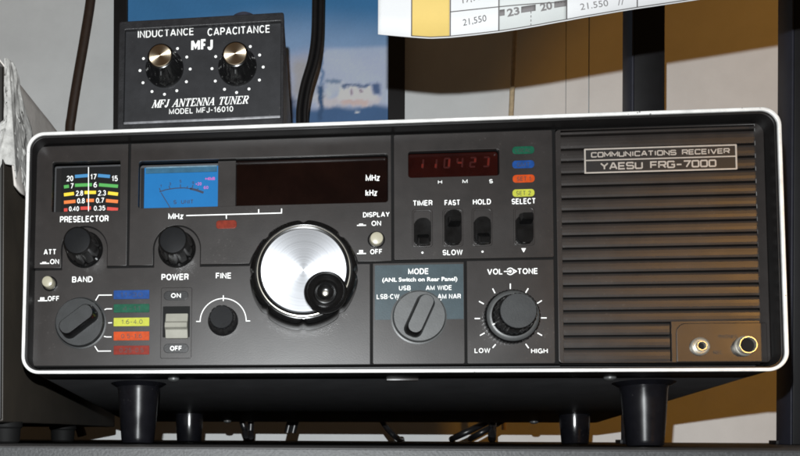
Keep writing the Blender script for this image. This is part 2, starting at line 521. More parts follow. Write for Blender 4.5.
# grotesque capitals as single strokes: (polylines, advance) on a cell of height 1
def el(cx, cz, rx, rz, a0, a1, n=14):
    return [(cx + rx * math.cos(math.radians(a0 + (a1 - a0) * k / n)), cz + rz * math.sin(math.radians(a0 + (a1 - a0) * k / n))) for k in range(n + 1)]
SG = {
 'A': ([[(0, 0), (.34, 1), (.38, 1), (.72, 0)], [(.12, .29), (.6, .29)]], .72),
 'B': ([[(0, .5), (.38, .5)] + el(.38, .75, .18, .25, -90, 90, 8) + [(0, 1), (0, 0)] + el(.4, .25, .2, .25, -90, 90, 8)], .6),
 'C': ([el(.34, .5, .34, .5, 42, 318, 18)], .64), 'D': ([[(0, 0), (0, 1)] + el(.26, .5, .38, .5, 90, -90, 14) + [(0, 0)]], .64),
 'E': ([[(.54, 1), (0, 1), (0, 0), (.54, 0)], [(0, .52), (.5, .52)]], .54), 'F': ([[(.52, 1), (0, 1), (0, 0)], [(0, .5), (.46, .5)]], .5),
 'G': ([el(.36, .5, .36, .5, 45, 345, 18) + [(.71, .45), (.4, .45)], [(.71, .48), (.71, 0)]], .71), 'H': ([[(0, 0), (0, 1)], [(.62, 0), (.62, 1)], [(0, .52), (.62, .52)]], .62),
 'I': ([[(0, 0), (0, 1)]], 0.0), 'J': ([[(.46, 1)] + el(.23, .24, .23, .24, 0, -180, 10)], .46), 'K': ([[(0, 0), (0, 1)], [(.58, 1), (0, .4)], [(.2, .6), (.6, 0)]], .6),
 'L': ([[(0, 1), (0, 0), (.5, 0)]], .5), 'M': ([[(0, 0), (0, 1), (.4, .08), (.8, 1), (.8, 0)]], .8), 'N': ([[(0, 0), (0, 1), (.62, 0), (.62, 1)]], .62),
 'O': ([el(.37, .5, .37, .5, 0, 360, 22)], .74), 'P': ([[(0, 0), (0, 1)] + el(.34, .73, .22, .27, 90, -90, 8) + [(0, .46)]], .56),
 'R': ([[(0, 0), (0, 1)] + el(.36, .74, .22, .26, 90, -90, 8) + [(0, .48)], [(.36, .48), (.52, .4), (.56, 0)]], .58),
 'S': ([el(.29, .75, .27, .25, 25, 200, 8) + el(.29, .5, .24, .06, 200, 210, 1) + el(.29, .26, .29, .26, 50, -155, 10)], .58),
 'T': ([[(0, 1), (.62, 1)], [(.31, 1), (.31, 0)]], .62), 'U': ([[(0, 1)] + el(.31, .3, .31, .3, 180, 360, 12) + [(.62, 1)]], .62),
 'V': ([[(0, 1), (.33, 0), (.37, 0), (.7, 1)]], .7), 'W': ([[(0, 1), (.25, 0), (.5, 1), (.75, 0), (1, 1)]], 1.0), 'X': ([[(0, 0), (.62, 1)], [(0, 1), (.62, 0)]], .62),
 'Y': ([[(0, 1), (.33, .44), (.66, 1)], [(.33, .44), (.33, 0)]], .66), 'Z': ([[(0, 1), (.58, 1), (0, 0), (.58, 0)]], .58),
 'k': ([[(0, 0), (0, 1)], [(.42, .68), (0, .26)], [(.16, .42), (.45, 0)]], .45), 'z': ([[(0, .68), (.4, .68), (0, 0), (.4, 0)]], .4),
 '0': ([el(.28, .5, .28, .5, 0, 360, 20)], .56), '1': ([[(0, .74), (.22, 1), (.22, 0)]], .3), '2': ([el(.28, .72, .27, .28, 165, -20, 8) + [(0, 0), (.56, 0)]], .56),
 '3': ([el(.27, .75, .24, .25, 160, -80, 8) + el(.27, .26, .28, .26, 80, -160, 10)], .56), '4': ([[(.42, 0), (.42, 1), (0, .3), (.56, .3)]], .58),
 '5': ([[(.5, 1), (.08, 1), (.03, .5)] + el(.27, .32, .28, .32, 120, -150, 10)], .56), '6': ([el(.28, .31, .28, .31, 0, 360, 16), el(.42, .34, .42, .66, 180, 80, 8)], .56),
 '7': ([[(0, 1), (.54, 1), (.16, 0)]], .54), '8': ([el(.28, .76, .23, .24, 0, 360, 14), el(.28, .27, .28, .27, 0, 360, 14)], .56), '9': ([el(.28, .69, .28, .31, 0, 360, 16), el(.14, .66, .42, .66, 0, -80, 8)], .56),
 '-': ([[(0, .42), (.34, .42)]], .34), '.': ([[(0, -.04), (0, .1)]], 0.0), '\u00b7': ([[(0, .44), (.14, .44)]], .14), ' ': ([], .16), '+': ([[(0, .45), (.5, .45)], [(.25, .2), (.25, .7)]], .5), '/': ([[(0, 0), (.3, 1)]], .3)}

def stroke_text(s, b, wk, gap=0.31, rot=0.0):
    cx, cz, wd, ht = b
    sw = ht * wk
    tot = sum(SG[c][1] for c in s) + gap * (len(s) - 1)
    u = (wd - sw) / tot
    hh = ht - sw
    x = -wd / 2 + sw / 2
    ca, sa = math.cos(rot), math.sin(rot)
    out = []
    for c in s:
        for pl in SG[c][0]:
            pp = [(x + a * u, -hh / 2 + k * hh) for a, k in pl]
            out.append([(cx + a * ca - k * sa, cz + a * sa + k * ca) for a, k in pp])
        x += (SG[c][1] + gap) * u
    return out, sw

def text(name, s, b, y0, mt, parent, bold=0.02, **k):
    """capitals are drawn as strokes; mixed case uses the built-in font"""
    if k or any(c not in SG for c in s):
        return link(name, text_mesh(s, b, y0, bold=bold, **k), mt, parent)
    pl, sw = stroke_text(s, b, 0.115 + bold * 1.25)
    return strokes(name, pl, sw, y0 + 0.03, mt, parent)

def structure(o):
    o['kind'] = 'structure'
    return o

# ------------------------------------------------------------------ the setting
ZS = -35.2                                  # shelf top
WY = 525.0                                  # wall face
bm = bmesh.new()
x565 = 214.73
x588 = 236.16
add_box(bm, -900, x565 - 0.4, WY, WY + 18, -160, 900)
add_box(bm, x565 + 0.4, x588 - 0.4, WY + 0.4, WY + 18, -160, 900)
add_box(bm, x588 + 0.4, 900, WY - 0.3, WY + 18, -160, 900)
add_box(bm, -900, 900, WY + 3, WY + 20, -161, 901)
structure(link('wall', bm_mesh(bm), M['wall']))
structure(box('shelf', -900, 900, -82, WY - 0.6, ZS - 24, ZS, M['shelf'], None, 0.6))
structure(box('shelf_edge', -900, 900, -84.5, -82.3, ZS - 60, ZS - 0.5, M['speck'], None, 0.5))

# ------------------------------------------------------------------ communications receiver
TILT = -0.075857
RX = thing('communications_receiver', 'wide black shortwave receiver with white rimmed front standing on the shelf', 'radio receiver', (0, 0, 0), (TILT, 0, 0))
W2, H, D = 180.0, 124.2, 272.0
OUT = rrect(-W2, 0, W2, H, 9.0, 10)
def inset(k, r): return rrect(-W2 + k, k, W2 - k, H - k, r, 10)
plate('cabinet', [rrect(-W2 + 0.6, 0.6, W2 - 0.6, H - 0.6, 8.4, 10)], 26, D - 26, M['cab'], RX, 0.8)
plate('bezel', [inset(0.5, 8.5), inset(2.6, 6.6)], 1.2, 24.6, M['bezel'], RX, 0.3)
plate('trim', [OUT, inset(1.65, 7.4)], -0.6, 1.8, M['trim'], RX, 0.5)

# base panel with holes, panels and their gaps
UP, LO, BASE = 10.8, 11.5, 12.3
W_PRE = ((-169.09, 85.90), (-133.36, 112.33))
W_MET = ((-123.81, 86.72), (1.70, 111.41))
W_CLK = ((11.54, 98.76), (55.29, 112.20))
def win(wn, r): return rrect(wn[0][0], wn[0][1], wn[1][0], wn[1][1], r, 5)
C_PRE = (-151.43, 66.01)
C_MHZ = (-103.51, 65.33)
C_MAIN = (-39.87, 48.61)
C_BAND = (-152.72, 27.80)
C_FINE = (-79.73, 28.08)
C_MODE = (16.24, 28.83)
C_VOL = (60.04, 28.35)
plate('front_panel', [inset(2.7, 6.5), win(W_PRE, 1.0), win(W_MET, 1.5), win(W_CLK, 1.5), rrect((82.18, 5.60)[0], (101.00, 5.22)[1] + 0.6, (174.50, 5.16)[0], (130.76, 121.81)[1], 1.0)], BASE, 3, M['groove'], RX)

XL = (-177.81, 66.26)[0]
ZT = (-41.76, 120.71)[1]
XA = (-128.66, 91.18)[0]
XB = (3.88, 87.73)[0]
XC = (80.95, 75.83)[0]
ZLOW = (-41.28, 5.87)[1]
ZMID = (-41.49, 57.03)[1]
ZMIDC = (40.87, 57.59)[1]
XATT = (-163.47, 59.52)[0]
ZATT = (-169.19, 56.48)[1]
G = 0.66
RA = 12.2
# left upper panel with an arch over the preselector knob
lp = [(XL, ZATT), (XATT, ZATT)]
lp += [(C_PRE[0] - RA, C_PRE[1] - 2)] + arc(C_PRE[0], C_PRE[1], RA, 180, 0) + [(C_PRE[0] + RA, ZMID), (XA - G, ZMID), (XA - G, ZT), (XL + 3, ZT), (XL, ZT - 3)]
plate('left_panel', [lp, win(W_PRE, 1.0)], UP, 1.4, M['panel'], RX, 0.14)
# middle upper panel with arches over the MHz knob and the tuning knob
RM = 28.2
am = math.degrees(math.asin((ZMID - C_MAIN[1]) / RM))
lp = [(XA + G, ZMID), (C_MHZ[0] - RA, ZMID)] + arc(C_MHZ[0], C_MHZ[1], RA, 180, 0) + [(C_MHZ[0] + RA, ZMID)]
lp += arc(C_MAIN[0], C_MAIN[1], RM, 180 - am, am, 30) + [(XB - G, ZMID), (XB - G, ZT), (XA + G, ZT)]
plate('middle_panel', [lp, win(W_MET, 1.5)], UP, 1.4, M['panel'], RX, 0.14)
plate('clock_panel', [rrect(XB + G, ZMIDC, XC - G, ZT, 0.8), win(W_CLK, 1.5)], UP, 1.4, M['panel'], RX, 0.14)
# lower panels
X1 = (-6.41, 27.82)[0]
X2 = (38.75, 27.35)[0]
GP = 0.9
RG = RA - 0.45
am2 = math.degrees(math.asin((ZMID - GP - C_MAIN[1]) / (RM - 0.4)))
lp = [(XL, ZLOW), (X1 - G, ZLOW), (X1 - G, ZMID - GP)] + arc(C_MAIN[0], C_MAIN[1], RM - 0.4, am2, 180 - am2, 30)
lp += [(C_MHZ[0] + RG, ZMID - GP)] + arc(C_MHZ[0], C_MHZ[1], RG, 0, 180) + [(C_MHZ[0] - RG, ZMID - GP)]
lp += [(C_PRE[0] + RG, ZMID - GP)] + arc(C_PRE[0], C_PRE[1], RG, 0, 180) + [(C_PRE[0] - RG, ZATT - GP), (XL, ZATT - GP)]
plate('lower_left_panel', [lp], LO + 0.7, 1.0, M['panel'], RX, 0.12)
plate('mode_panel', [rrect(X1 + G, ZLOW, X2 - G, ZMID - 0.9, (0.8, 0.8, 0.2, 0.2))], LO, 1.2, M['panel'], RX, 0.14)
plate('volume_panel', [rrect(X2 + G, ZLOW, XC - G, ZMIDC - 1.0, (0.8, 0.8, 0.2, 0.2))], LO, 1.2, M['panel'], RX, 0.14)

# preselector window: printed drum behind a deep opening
box('window_well', W_PRE[0][0] - 1, W_PRE[1][0] + 1, 23.2, 24.2, W_PRE[0][1] - 4, W_PRE[1][1] + 1, M['well'], RX)
YD = 22.4
scale = plate('preselector_scale', [rrect(*(-167.16, 87.22), *(-133.58, 113.25), 0.3)], YD, 0.6, M['drum'], RX)
yw = YD - 0.08
rows = [
 ('s_blue', [((-159.80, 108.36), (-152.79, 108.70)), ((-147.41, 108.54), (-140.97, 107.82))], [('20', (-162.48, 107.36, 3.52, 2.98)), ('17', (-149.82, 107.91, 3.23, 2.97)), ('15', (-138.38, 106.66, 3.21, 2.96))]),
 ('s_green', [((-165.62, 102.85), (-162.93, 103.20)), ((-159.69, 103.60), (-150.54, 103.67)), ((-146.78, 103.51), (-136.59, 102.42))], [('7', (-161.31, 103.27, 1.62, 2.87)), ('6', (-148.76, 103.57, 1.83, 2.86))]),
 ('s_yellow', [((-165.53, 98.63), (-160.14, 99.18)), ((-154.49, 99.57), (-148.31, 99.46)), ((-141.87, 98.96), (-136.51, 98.17))], [('2.8', (-157.17, 99.27, 3.88, 2.81)), ('2.3', (-145.08, 99.05, 4.29, 2.80))]),
 ('s_orange', [((-165.43, 94.52), (-159.24, 94.95)), ((-153.32, 95.23), (-149.29, 95.18)), ((-142.86, 94.90), (-136.44, 94.20))], [('0.8', (-156.28, 95.14, 4.09, 2.80)), ('0.7', (-146.07, 95.09, 4.29, 2.80))]),
 ('s_red', [((-165.34, 90.41), (-163.45, 90.47)), ((-156.46, 91.11), (-150.82, 91.13)), ((-142.24, 90.59), (-136.36, 89.96))], [('0.40', (-159.96, 90.93, 5.39, 2.59)), ('0.35', (-146.21, 90.91, 6.16, 2.58))]),
]
for mk, bars, words in rows:
    strokes('scale_stripe', [list(b) for b in bars], 1.75, yw, M[mk], scale)
    for s_, b_ in words:
        text('scale_number', s_, b_, yw - 0.03, M['ink'], scale, bold=0.02)
strokes('hairline', [[(-151.65, 111.72), (-151.15, 87.12)]], 0.42, 18, M['ink'], RX)

# S meter and frequency display share one opening
MX1 = (-83.13, 95.73)[0]
MX2 = (-74.12, 95.49)[0]
box('bridge', MX1, MX2, 12.9, 16, W_MET[0][1] - 1, W_MET[1][1] - 0.6, M['panel'], RX)
MF0, MF1 = (-122.51, 89.35), (-84.80, 111.72)
box('window_well', W_MET[0][0] - 1, MX1 + 6, 24.0, 25.0, W_MET[0][1] - 3, W_MET[1][1] + 1, M['well'], RX)
meter = plate('signal_meter', [rrect(MF0[0], MF0[1], MF1[0] + 2, MF1[1], 0.3)], 21.5, 2.2, M['meter'], RX, 0.15)
mc = (-101.71, 75.31)
ym = 21.4
strokes('meter_arc', [[(-114.36, 98.54), (-110.95, 99.61), (-106.23, 100.23), (-101.52, 100.31), (-97.32, 99.67)]], 0.5, ym, M['meterline'], meter)
strokes('meter_arc', [[(-98.37, 99.85), (-95.23, 99.02), (-91.30, 97.49)]], 1.15, ym, M['meterline'], meter)
tk = []
for a, b in (((-113.84, 98.95), (-114.49, 100.57)), ((-108.86, 99.98), (-109.40, 101.49)), ((-103.35, 100.47), (-103.43, 102.23)), ((-99.95, 100.27), (-99.64, 101.22)), ((-97.33, 99.77), (-96.83, 101.67)), ((-94.70, 98.96), (-94.09, 100.00))):
    tk.append([a, b])
strokes('meter_tick', tk, 0.42, ym, M['meterline'], meter)
for s_, b_ in (('1', (-113.61, 101.61, 0.84, 1.60)), ('3', (-108.89, 102.65, 1.05, 1.60)), ('5', (-103.40, 103.82, 1.05, 1.60)), ('9', (-96.84, 102.84, 1.05, 1.59))):
    text('meter_number', s_, b_, ym, M['meterline'], meter, bold=0.03)
for s_, b_ in (('+20', (-93.96, 102.23, 3.13, 1.59)), ('+40dB', (-88.00, 104.82, 5.21, 1.59)), ('60', (-90.03, 100.21, 2.34, 1.59))):
    text('meter_number', s_, b_, ym, M['meterred'], meter, bold=0.02)
text('meter_legend', 'S  UNIT', (-101.68, 92.88, 10.46, 2.12), ym, M['meterline'], meter, bold=0.035)
strokes('needle', [[(-113.45, 97.88), (-108.07, 88.98)]], 0.4, 20.6, M['meterline'], meter)
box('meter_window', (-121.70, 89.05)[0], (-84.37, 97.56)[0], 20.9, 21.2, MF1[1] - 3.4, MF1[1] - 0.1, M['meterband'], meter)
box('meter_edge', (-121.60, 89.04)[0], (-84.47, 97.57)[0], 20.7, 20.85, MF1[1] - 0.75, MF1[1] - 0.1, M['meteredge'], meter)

disp = box('frequency_display', MX2 + 0.2, W_MET[1][0] + 3, 15.2, 17, W_MET[0][1] - 2, W_MET[1][1] + 1, M['smoke'], RX)
text('unit_legend', 'MHz', (-5.48, 100.77, 6.91, 3.29), 15.1, M['ink'], disp, bold=0.03)
text('unit_legend', 'kHz', (-6.18, 93.09, 5.72, 3.28), 15.1, M['ink'], disp, bold=0.03)
clk = box('clock_display', W_CLK[0][0] - 2, W_CLK[1][0] + 3, 15.2, 17, W_CLK[0][1] - 2, W_CLK[1][1] + 1, M['clockred'], RX)
digs = [((17.99, 107.08, 3.66, 6.13), 'bc', 'c'), ((24.47, 106.89, 3.65, 6.12), 'bc', 'c'), ((30.88, 107.20, 3.63, 6.11), 'abcdef', 'bc'), ((37.07, 107.16, 3.62, 6.11), 'bcfg', 'g'), ((43.39, 107.22, 3.61, 6.10), 'abged', 'b'), ((49.84, 107.22, 3.60, 6.09), 'abcd', 'bc')]
for (cx, cz, wd, ht), segs, lit in digs:
    hw, hh, sl = wd * 0.34, ht * 0.38, 0.35
    pt = dict(a=((-hw, hh), (hw, hh)), b=((hw, hh), (hw, 0)), c=((hw, 0), (hw, -hh)), d=((-hw, -hh), (hw, -hh)), e=((-hw, -hh), (-hw, 0)), f=((-hw, 0), (-hw, hh)), g=((-hw, 0), (hw, 0)))
    strokes('clock_digit', [[(cx + x + sl * z / hh * 0.5, cz + z) for x, z in pt[q]] for q in segs], 0.85, 15.1, M['reddim'], clk)
    strokes('clock_digit', [[(cx + x * .8 + sl * z / hh * 0.5, cz + z * .8) for x, z in pt[q]] for q in lit], 0.95, 15.05, M['redglow'], clk)

# printed legends
YU, YL, YLL = UP - 0.07, LO - 0.07, LO + 0.63
ink = M['ink']
for s_, b_, y_, bo in (
    ('PRESELECTOR', (-151.76, 81.80, 25.46, 3.26), YU, .035), ('ATT', (-169.39, 64.87, 6.60, 2.83), YU, .035), ('ON', (-166.84, 59.79, 4.74, 2.62), YU, .035),
    ('MHz', (-104.27, 82.13, 7.69, 3.11), YU, .045), ('DISPLAY', (-4.06, 80.55, 12.91, 2.53), YU, .03), ('ON', (-4.07, 76.15, 4.62, 2.53), YU, .03),
    ('OFF', (-4.14, 61.84, 5.83, 2.51), YU, .03), ('TIMER', (18.39, 85.84, 9.40, 2.72), YU, .03), ('FAST', (32.66, 85.68, 7.41, 2.71), YU, .03),
    ('HOLD', (46.77, 85.72, 8.55, 2.70), YU, .03), ('SLOW', (32.62, 60.78, 9.53, 2.69), YU, .03), ('SELECT', (66.48, 85.51, 11.28, 2.79), YU, .03),
    ('H', (26.83, 96.20, 1.92, 1.81), YU, .03), ('M', (38.81, 96.21, 2.39, 1.81), YU, .03), ('S', (51.19, 95.91, 1.71, 2.00), YU, .04),
    ('OFF', (-167.33, 40.79, 6.06, 2.61), YLL, .035), ('BAND', (-152.36, 50.59, 10.74, 3.03), YLL, .035), ('POWER', (-104.42, 51.07, 13.82, 3.20), YLL, .04),
    ('FINE', (-79.71, 51.34, 7.83, 2.97), YLL, .035),
    ('LOW', (46.45, 12.25, 7.34, 2.35), YL, .025), ('HIGH', (73.07, 11.89, 7.65, 2.33), YL, .025),
    ('VOL', (52.76, 51.06, 7.31, 2.87), YL, .035), ('TONE', (68.08, 51.00, 9.59, 2.86), YL, .035)):
    text('printed_legend', s_, b_, y_, ink, RX, bold=bo)

def push_symbol(b, hi, y_):
    cx, cz, wd, ht = b
    bm_ = [[(cx - wd / 2, cz - ht / 2), (cx + wd / 2, cz - ht / 2)]]
    o = strokes('push_symbol', bm_ + [[(cx - wd * .05 - wd * .22, cz - ht / 2 + k * 0.3), (cx - wd * .05 + wd * .22, cz - ht / 2 + k * 0.3)] for k in range(1, hi)], 0.5, y_, ink, RX)
push_symbol((-172.06, 59.46, 4.76, 1.15), 3, YU)
push_symbol((-172.97, 40.65, 5.02, 1.88), 6, YLL)
push_symbol((-11.29, 75.81, 4.40, 1.11), 3, YU)
push_symbol((-11.29, 61.92, 4.39, 1.81), 6, YU)

strokes('printed_scale', [[(-98.94, 82.32), (-50.81, 82.49), (-50.77, 84.75)], [(-78.55, 82.40), (-78.48, 80.18)], [(-62.27, 82.52), (-62.24, 84.67)]], 0.5, YU, ink, RX)
strokes('printed_scale', [[(-145.18, 39.51), (-143.62, 42.24), (-136.75, 42.20)], [(-140.45, 34.63), (-139.47, 35.09), (-136.62, 35.05)], [(-138.45, 27.79), (-136.48, 27.87)], [(-140.50, 20.89), (-139.20, 20.57), (-136.60, 20.55)], [(-145.17, 15.88), (-143.46, 13.29), (-136.73, 13.30)]], 0.45, YLL, ink, RX)
# fine tuning arc
fr = 11.6
strokes('printed_scale', [[(C_FINE[0] - fr - 2, C_FINE[1])] + arc(C_FINE[0], C_FINE[1], fr, 180, 0, 30) + [(C_FINE[0] + fr + 2, C_FINE[1])], [(C_FINE[0], C_FINE[1] + fr - 1.3), (C_FINE[0], C_FINE[1] + fr + 1.6)]], 0.42, YLL, ink, RX)
tks = []
for k in range(11):
    a = math.radians(-57 + k * 29.4 if k < 6 else 0)
for a, b in (((59.90, 45.02), (59.87, 42.36)), ((51.55, 42.68), (52.66, 40.40)), ((68.26, 42.54), (67.01, 40.39)), ((45.07, 36.45), (47.33, 35.14)), ((74.52, 36.47), (72.26, 35.02)), ((42.92, 28.00), (45.47, 27.97)), ((74.03, 27.96), (76.63, 27.93)), ((45.39, 19.62), (47.57, 20.87)), ((72.26, 20.66), (74.38, 19.37)), ((51.26, 13.49), (52.68, 15.25)), ((66.71, 15.34), (68.08, 13.28))):
    tks.append([a, b])
strokes('printed_scale', tks, 0.5, YL, ink, RX)
cv = (59.83, 51.04)
strokes('printed_scale', [[(cv[0] - 2.9, cv[1]), (cv[0] - .2, cv[1])], arc(cv[0] + .1, cv[1], 1.6, 150, -150, 20), [(cv[0] + 1.6, cv[1] + 0.9), (cv[0] + 3, cv[1]), (cv[0] + 1.6, cv[1] - 0.9)]], 0.45, YL, ink, RX)
lathe('printed_scale', (cv[0] + .1, cv[1]), YL + 0.03, [(0.7, -0.05), (0.7, 0.02), (0, 0.02)], ink, RX, n=16)
for c_ in ((18.18, 60.91), (46.83, 60.85)):
    lathe('printed_scale', c_, YU + 0.03, [(0.5, -0.05), (0.5, 0.02), (0, 0.02)], ink, RX, n=12)
ct = (66.18, 61.17)
plate('printed_scale', [[(ct[0] - 1.1, ct[1] + 1), (ct[0], ct[1] - 1.1), (ct[0] + 1.1, ct[1] + 1)]], YU, 0.06, ink, RX)

# mode sticker
SB0, SB1 = (-5.20, 27.81), (37.74, 55.09)
sticker = plate('mode_sticker', [rrect(SB0[0] + .4, SB0[1], SB1[0], SB1[1], 0.2)], LO - 0.12, 0.1, M['sticker'], RX)
for s_, b_, bo in (('MODE', (16.28, 51.75, 9.85, 2.90), .035), ('(ANL Switch on Rear Panel)', (16.84, 47.45, 36.01, 2.69), .02), ('USB', (9.71, 43.56, 5.59, 2.30), .02),
                 ('AM WIDE', (26.01, 43.43, 12.42, 2.29), .02), ('LSB·CW', (1.59, 39.38, 10.92, 2.40), .02), ('AM NAR', (30.94, 39.09, 10.95, 2.38), .02)):
    text('sticker_legend', s_, b_, LO - 0.2, ink, sticker, bold=bo)
strokes('sticker_legend', [[(12.30, 41.83), (12.58, 41.03)], [(13.16, 40.67), (16.76, 40.82)], [(5.93, 37.88), (6.89, 37.12)], [(26.78, 37.16), (27.22, 37.65)]], 0.35, LO - 0.2, ink, sticker)

# colour bars beside the band switch, pills beside the clock
for mk, a, b, s_, t in (('blue', (-135.84, 39.97), (-117.43, 44.52), '11-30', (-126.55, 42.18, 11.35, 2.27)), ('green', (-135.71, 32.99), (-117.32, 37.36), '4-11', (-126.43, 35.07, 9.28, 2.27)), ('yellow', (-135.58, 25.97), (-117.21, 30.31), '1.6-4.0', (-126.05, 28.17, 10.81, 2.37)), ('orange', (-135.45, 18.66), (-117.09, 23.17), '0.5-1.6', (-126.18, 20.87, 10.80, 2.26)), ('red', (-135.31, 11.36), (-116.98, 15.95), '0.25-0.5', (-126.06, 13.60, 12.33, 2.25))):
    o = plate('band_window', [rrect(a[0], a[1], b[0], b[1], 0.3)], LO + 0.25, 0.8, M[mk], RX, 0.12)
    text('band_legend', s_, t, LO + 0.17, M['inkdim'] if mk != 'blue' else M['meterline'], o, bold=0.0)
for mk, b, s_, t in (('green', (66.60, 110.98, 10.38, 3.81), 'LOCAL', (66.49, 110.80, 7.07, 1.90)), ('blue', (66.51, 103.87, 10.37, 3.90), 'GMT', (66.50, 103.69, 6.12, 2.20)), ('orange', (66.61, 96.72, 10.36, 3.89), 'SET 1', (66.69, 96.55, 6.58, 2.19)), ('yellow', (66.43, 89.59, 10.35, 3.69), 'SET 2', (66.42, 89.43, 6.81, 2.19))):
    o = plate('clock_mode_window', [rrect(b[0] - b[2] / 2, b[1] - b[3] / 2, b[0] + b[2] / 2, b[1] + b[3] / 2, b[3] * 0.42)], UP - 0.35, 0.8, M[mk], RX, 0.15)
    text('clock_mode_legend', s_, t, UP - 0.43, M['inkdim'], o, bold=0.0)
b = (-78.45, 77.19, 10.37, 4.32)
plate('fine_led', [rrect(b[0] - b[2] / 2, b[1] - b[3] / 2, b[0] + b[2] / 2, b[1] + b[3] / 2, b[3] * 0.36)], UP - 0.4, 0.8, M['led'], RX, 0.2)

# slide levers
def lever(b, tipdz, tiph, up_gap):
    cx, cz, wd, ht = b
    x0, x1, z0, z1 = cx - wd / 2, cx + wd / 2, cz - ht / 2, cz + ht / 2
    esc = plate('lever_slot', [rrect(x0, z0, x1, z1, 1.6), rrect(x0 + 0.9, z0 + .9, x1 - 0.9, z1 - .9, 1.2)], UP - 0.5, 0.8, M['panel'], RX, 0.25)
    plate('slot_floor', [rrect(x0 + 0.5, z0 + .5, x1 - 0.5, z1 - .5, 1.2)], UP - 0.1, 0.3, M['panel'], esc)
    # rocking paddle: wide rounded foot, narrower nose towards the viewer
    bmv = bmesh.new()
    zt, zb = z1 - up_gap, z0 + 0.4
    loops = []
    for f, y_ in ((1.0, UP - 0.2), (0.97, UP - 2.0), (0.9, UP - 3.2)):
        loops.append((rrect(cx - wd * .42 * f, zb + (1 - f) * 4, cx + wd * .42 * f, zt - (1 - f) * 4, wd * .36 * f, 5), y_))
    vl = [[bmv.verts.new((x, y_, z)) for x, z in lp_] for lp_, y_ in loops]
    for A, B in zip(vl[:-1], vl[1:]):
        for k in range(len(A)):
            bmv.faces.new((A[k], A[(k + 1) % len(A)], B[(k + 1) % len(A)], B[k]))
    bmv.faces.new(vl[-1])
    lv = link('lever', bm_mesh(bmv), M['gloss'], RX, 40)
    nz = cz + tipdz
    bmn = bmesh.new()
    c0 = [(cx - wd * .3, nz - 2.6), (cx + wd * .3, nz - 2.6), (cx + wd * .3, nz + 2.8), (cx - wd * .3, nz + 2.8)]
    n0 = nz + (0.0 if tipdz > -3 else -2.6)
    c1 = [(cx - wd * .24, n0 - tiph), (cx + wd * .24, n0 - tiph), (cx + wd * .24, n0 + tiph), (cx - wd * .24, n0 + tiph)]
    A = [bmn.verts.new((x, UP - 2.6, z)) for x, z in c0]
    B = [bmn.verts.new((x, UP - 9.5, z)) for x, z in c1]
    for k in range(4):
        bmn.faces.new((A[k], A[(k + 1) % 4], B[(k + 1) % 4], B[k]))
    bmn.faces.new(B)
    bmn.faces.new(A)
    bmesh.ops.bevel(bmn, geom=list(bmn.edges), offset=0.35, segments=2, affect='EDGES')
    link('lever_nose', bm_mesh(bmn), M['gloss'], lv, 40)
lever((18.19, 73.13, 9.86, 19.07), -6.4, 1.5, 4.8)
lever((32.81, 73.05, 9.79, 18.99), 2.0, 1.0, 0.9)
lever((46.70, 73.04, 9.72, 18.93), -6.2, 1.4, 4.6)
lever((66.51, 73.04, 9.85, 19.08), 2.6, 1.5, 4.2)

# push buttons
def button(c, y0, hgt, rad):
    ringo = lathe('button_ring', c, y0, [(rad + 1.0, 0), (rad + 1.0, 0.7), (rad + 0.7, 1.0), (rad + 0.35, 1.0), (rad + 0.3, 0.1)], M['gloss'], RX, n=32)
    lathe('push_button', c, y0, [(rad, 0), (rad, hgt - 0.8), (rad - 0.25, hgt - 0.25), (rad - 0.9, hgt), (0, hgt + 0.15)], M['button'], RX, n=32)
button((-4.13, 67.73), UP, 4.0, 3.2)
button((-169.35, 48.45), LO + 0.7, 6.2, 2.9)

# knobs
def knurl(n, d):
    return lambda i, a: 1.0 - d * max(0.0, math.cos(a * n)) ** 4
for c_ in (C_PRE, C_MHZ):
    kn = lathe('small_knob', c_, LO + 0.6, [(9.6, 0), (9.6, 1.2), (9.2, 2.0), (8.6, 2.4), (8.4, 4), (7.5, 15.5), (7.2, 17.2), (6.5, 17.6)], M['gloss'], RX, n=108,
               scallop=lambda i, a: 1.0 if i < 3 or i > 5 else 1.0 - 0.075 * max(0.0, math.cos(a * 9)) ** 3)
    lathe('knob_cap', c_, LO + 0.6, [(6.6, 17.4), (6.4, 17.9), (6.0, 18.0), (0, 18.0)], M['knobtop'], kn, n=48)
kn = lathe('fine_knob', C_FINE, LO + 0.6, [(7.6, 0), (7.6, 0.8), (7.2, 1.2), (6.9, 2), (6.3, 9.6), (6.0, 10.6), (5.6, 10.9)], M['knob'], RX, n=96,
           scallop=lambda i, a: 1.0 if i < 3 or i > 5 else 1.0 - 0.06 * max(0.0, math.cos(a * 12)) ** 2)
lathe('knob_cap', C_FINE, LO + 0.6, [(5.7, 10.8), (5.5, 11.2), (0, 11.2)], M['knobtop'], kn, n=48)

# main tuning knob: scalloped skirt, turned aluminium face, spinner
def scal(i, a):
    if i == 0 or i >= 6:
        return 1.0
    return 1.0 - 0.045 * max(0.0, math.cos((a - math.radians(90)) * 8)) ** 10
skirt = lathe('tuning_knob', C_MAIN, LO + 0.4, [(25.0, 0), (26.0, 1.5), (26.3, 4), (26.2, 12), (25.8, 15.5), (24.8, 17.6), (23.6, 18.4), (22.9, 18.6), (22.5, 18.5), (22.2, 18.7), (21.6, 19.2), (20.6, 18.9)], M['gloss'], RX, n=160, scallop=scal)
yk = LO + 0.4 - 18.9
lathe('knob_rim', C_MAIN, LO + 0.4, [(22.4, 18.5), (22.3, 19.0), (21.9, 19.1), (21.8, 18.7)], M['chrome'], skirt, n=96)
lathe('knob_face', C_MAIN, LO + 0.4, [(20.7, 18.4), (20.6, 19.6), (20.2, 19.9), (0.01, 19.9), (0, 19.9)], M['dial'], skirt, n=96, local=True)
C_SP = (-29.49, 36.91)
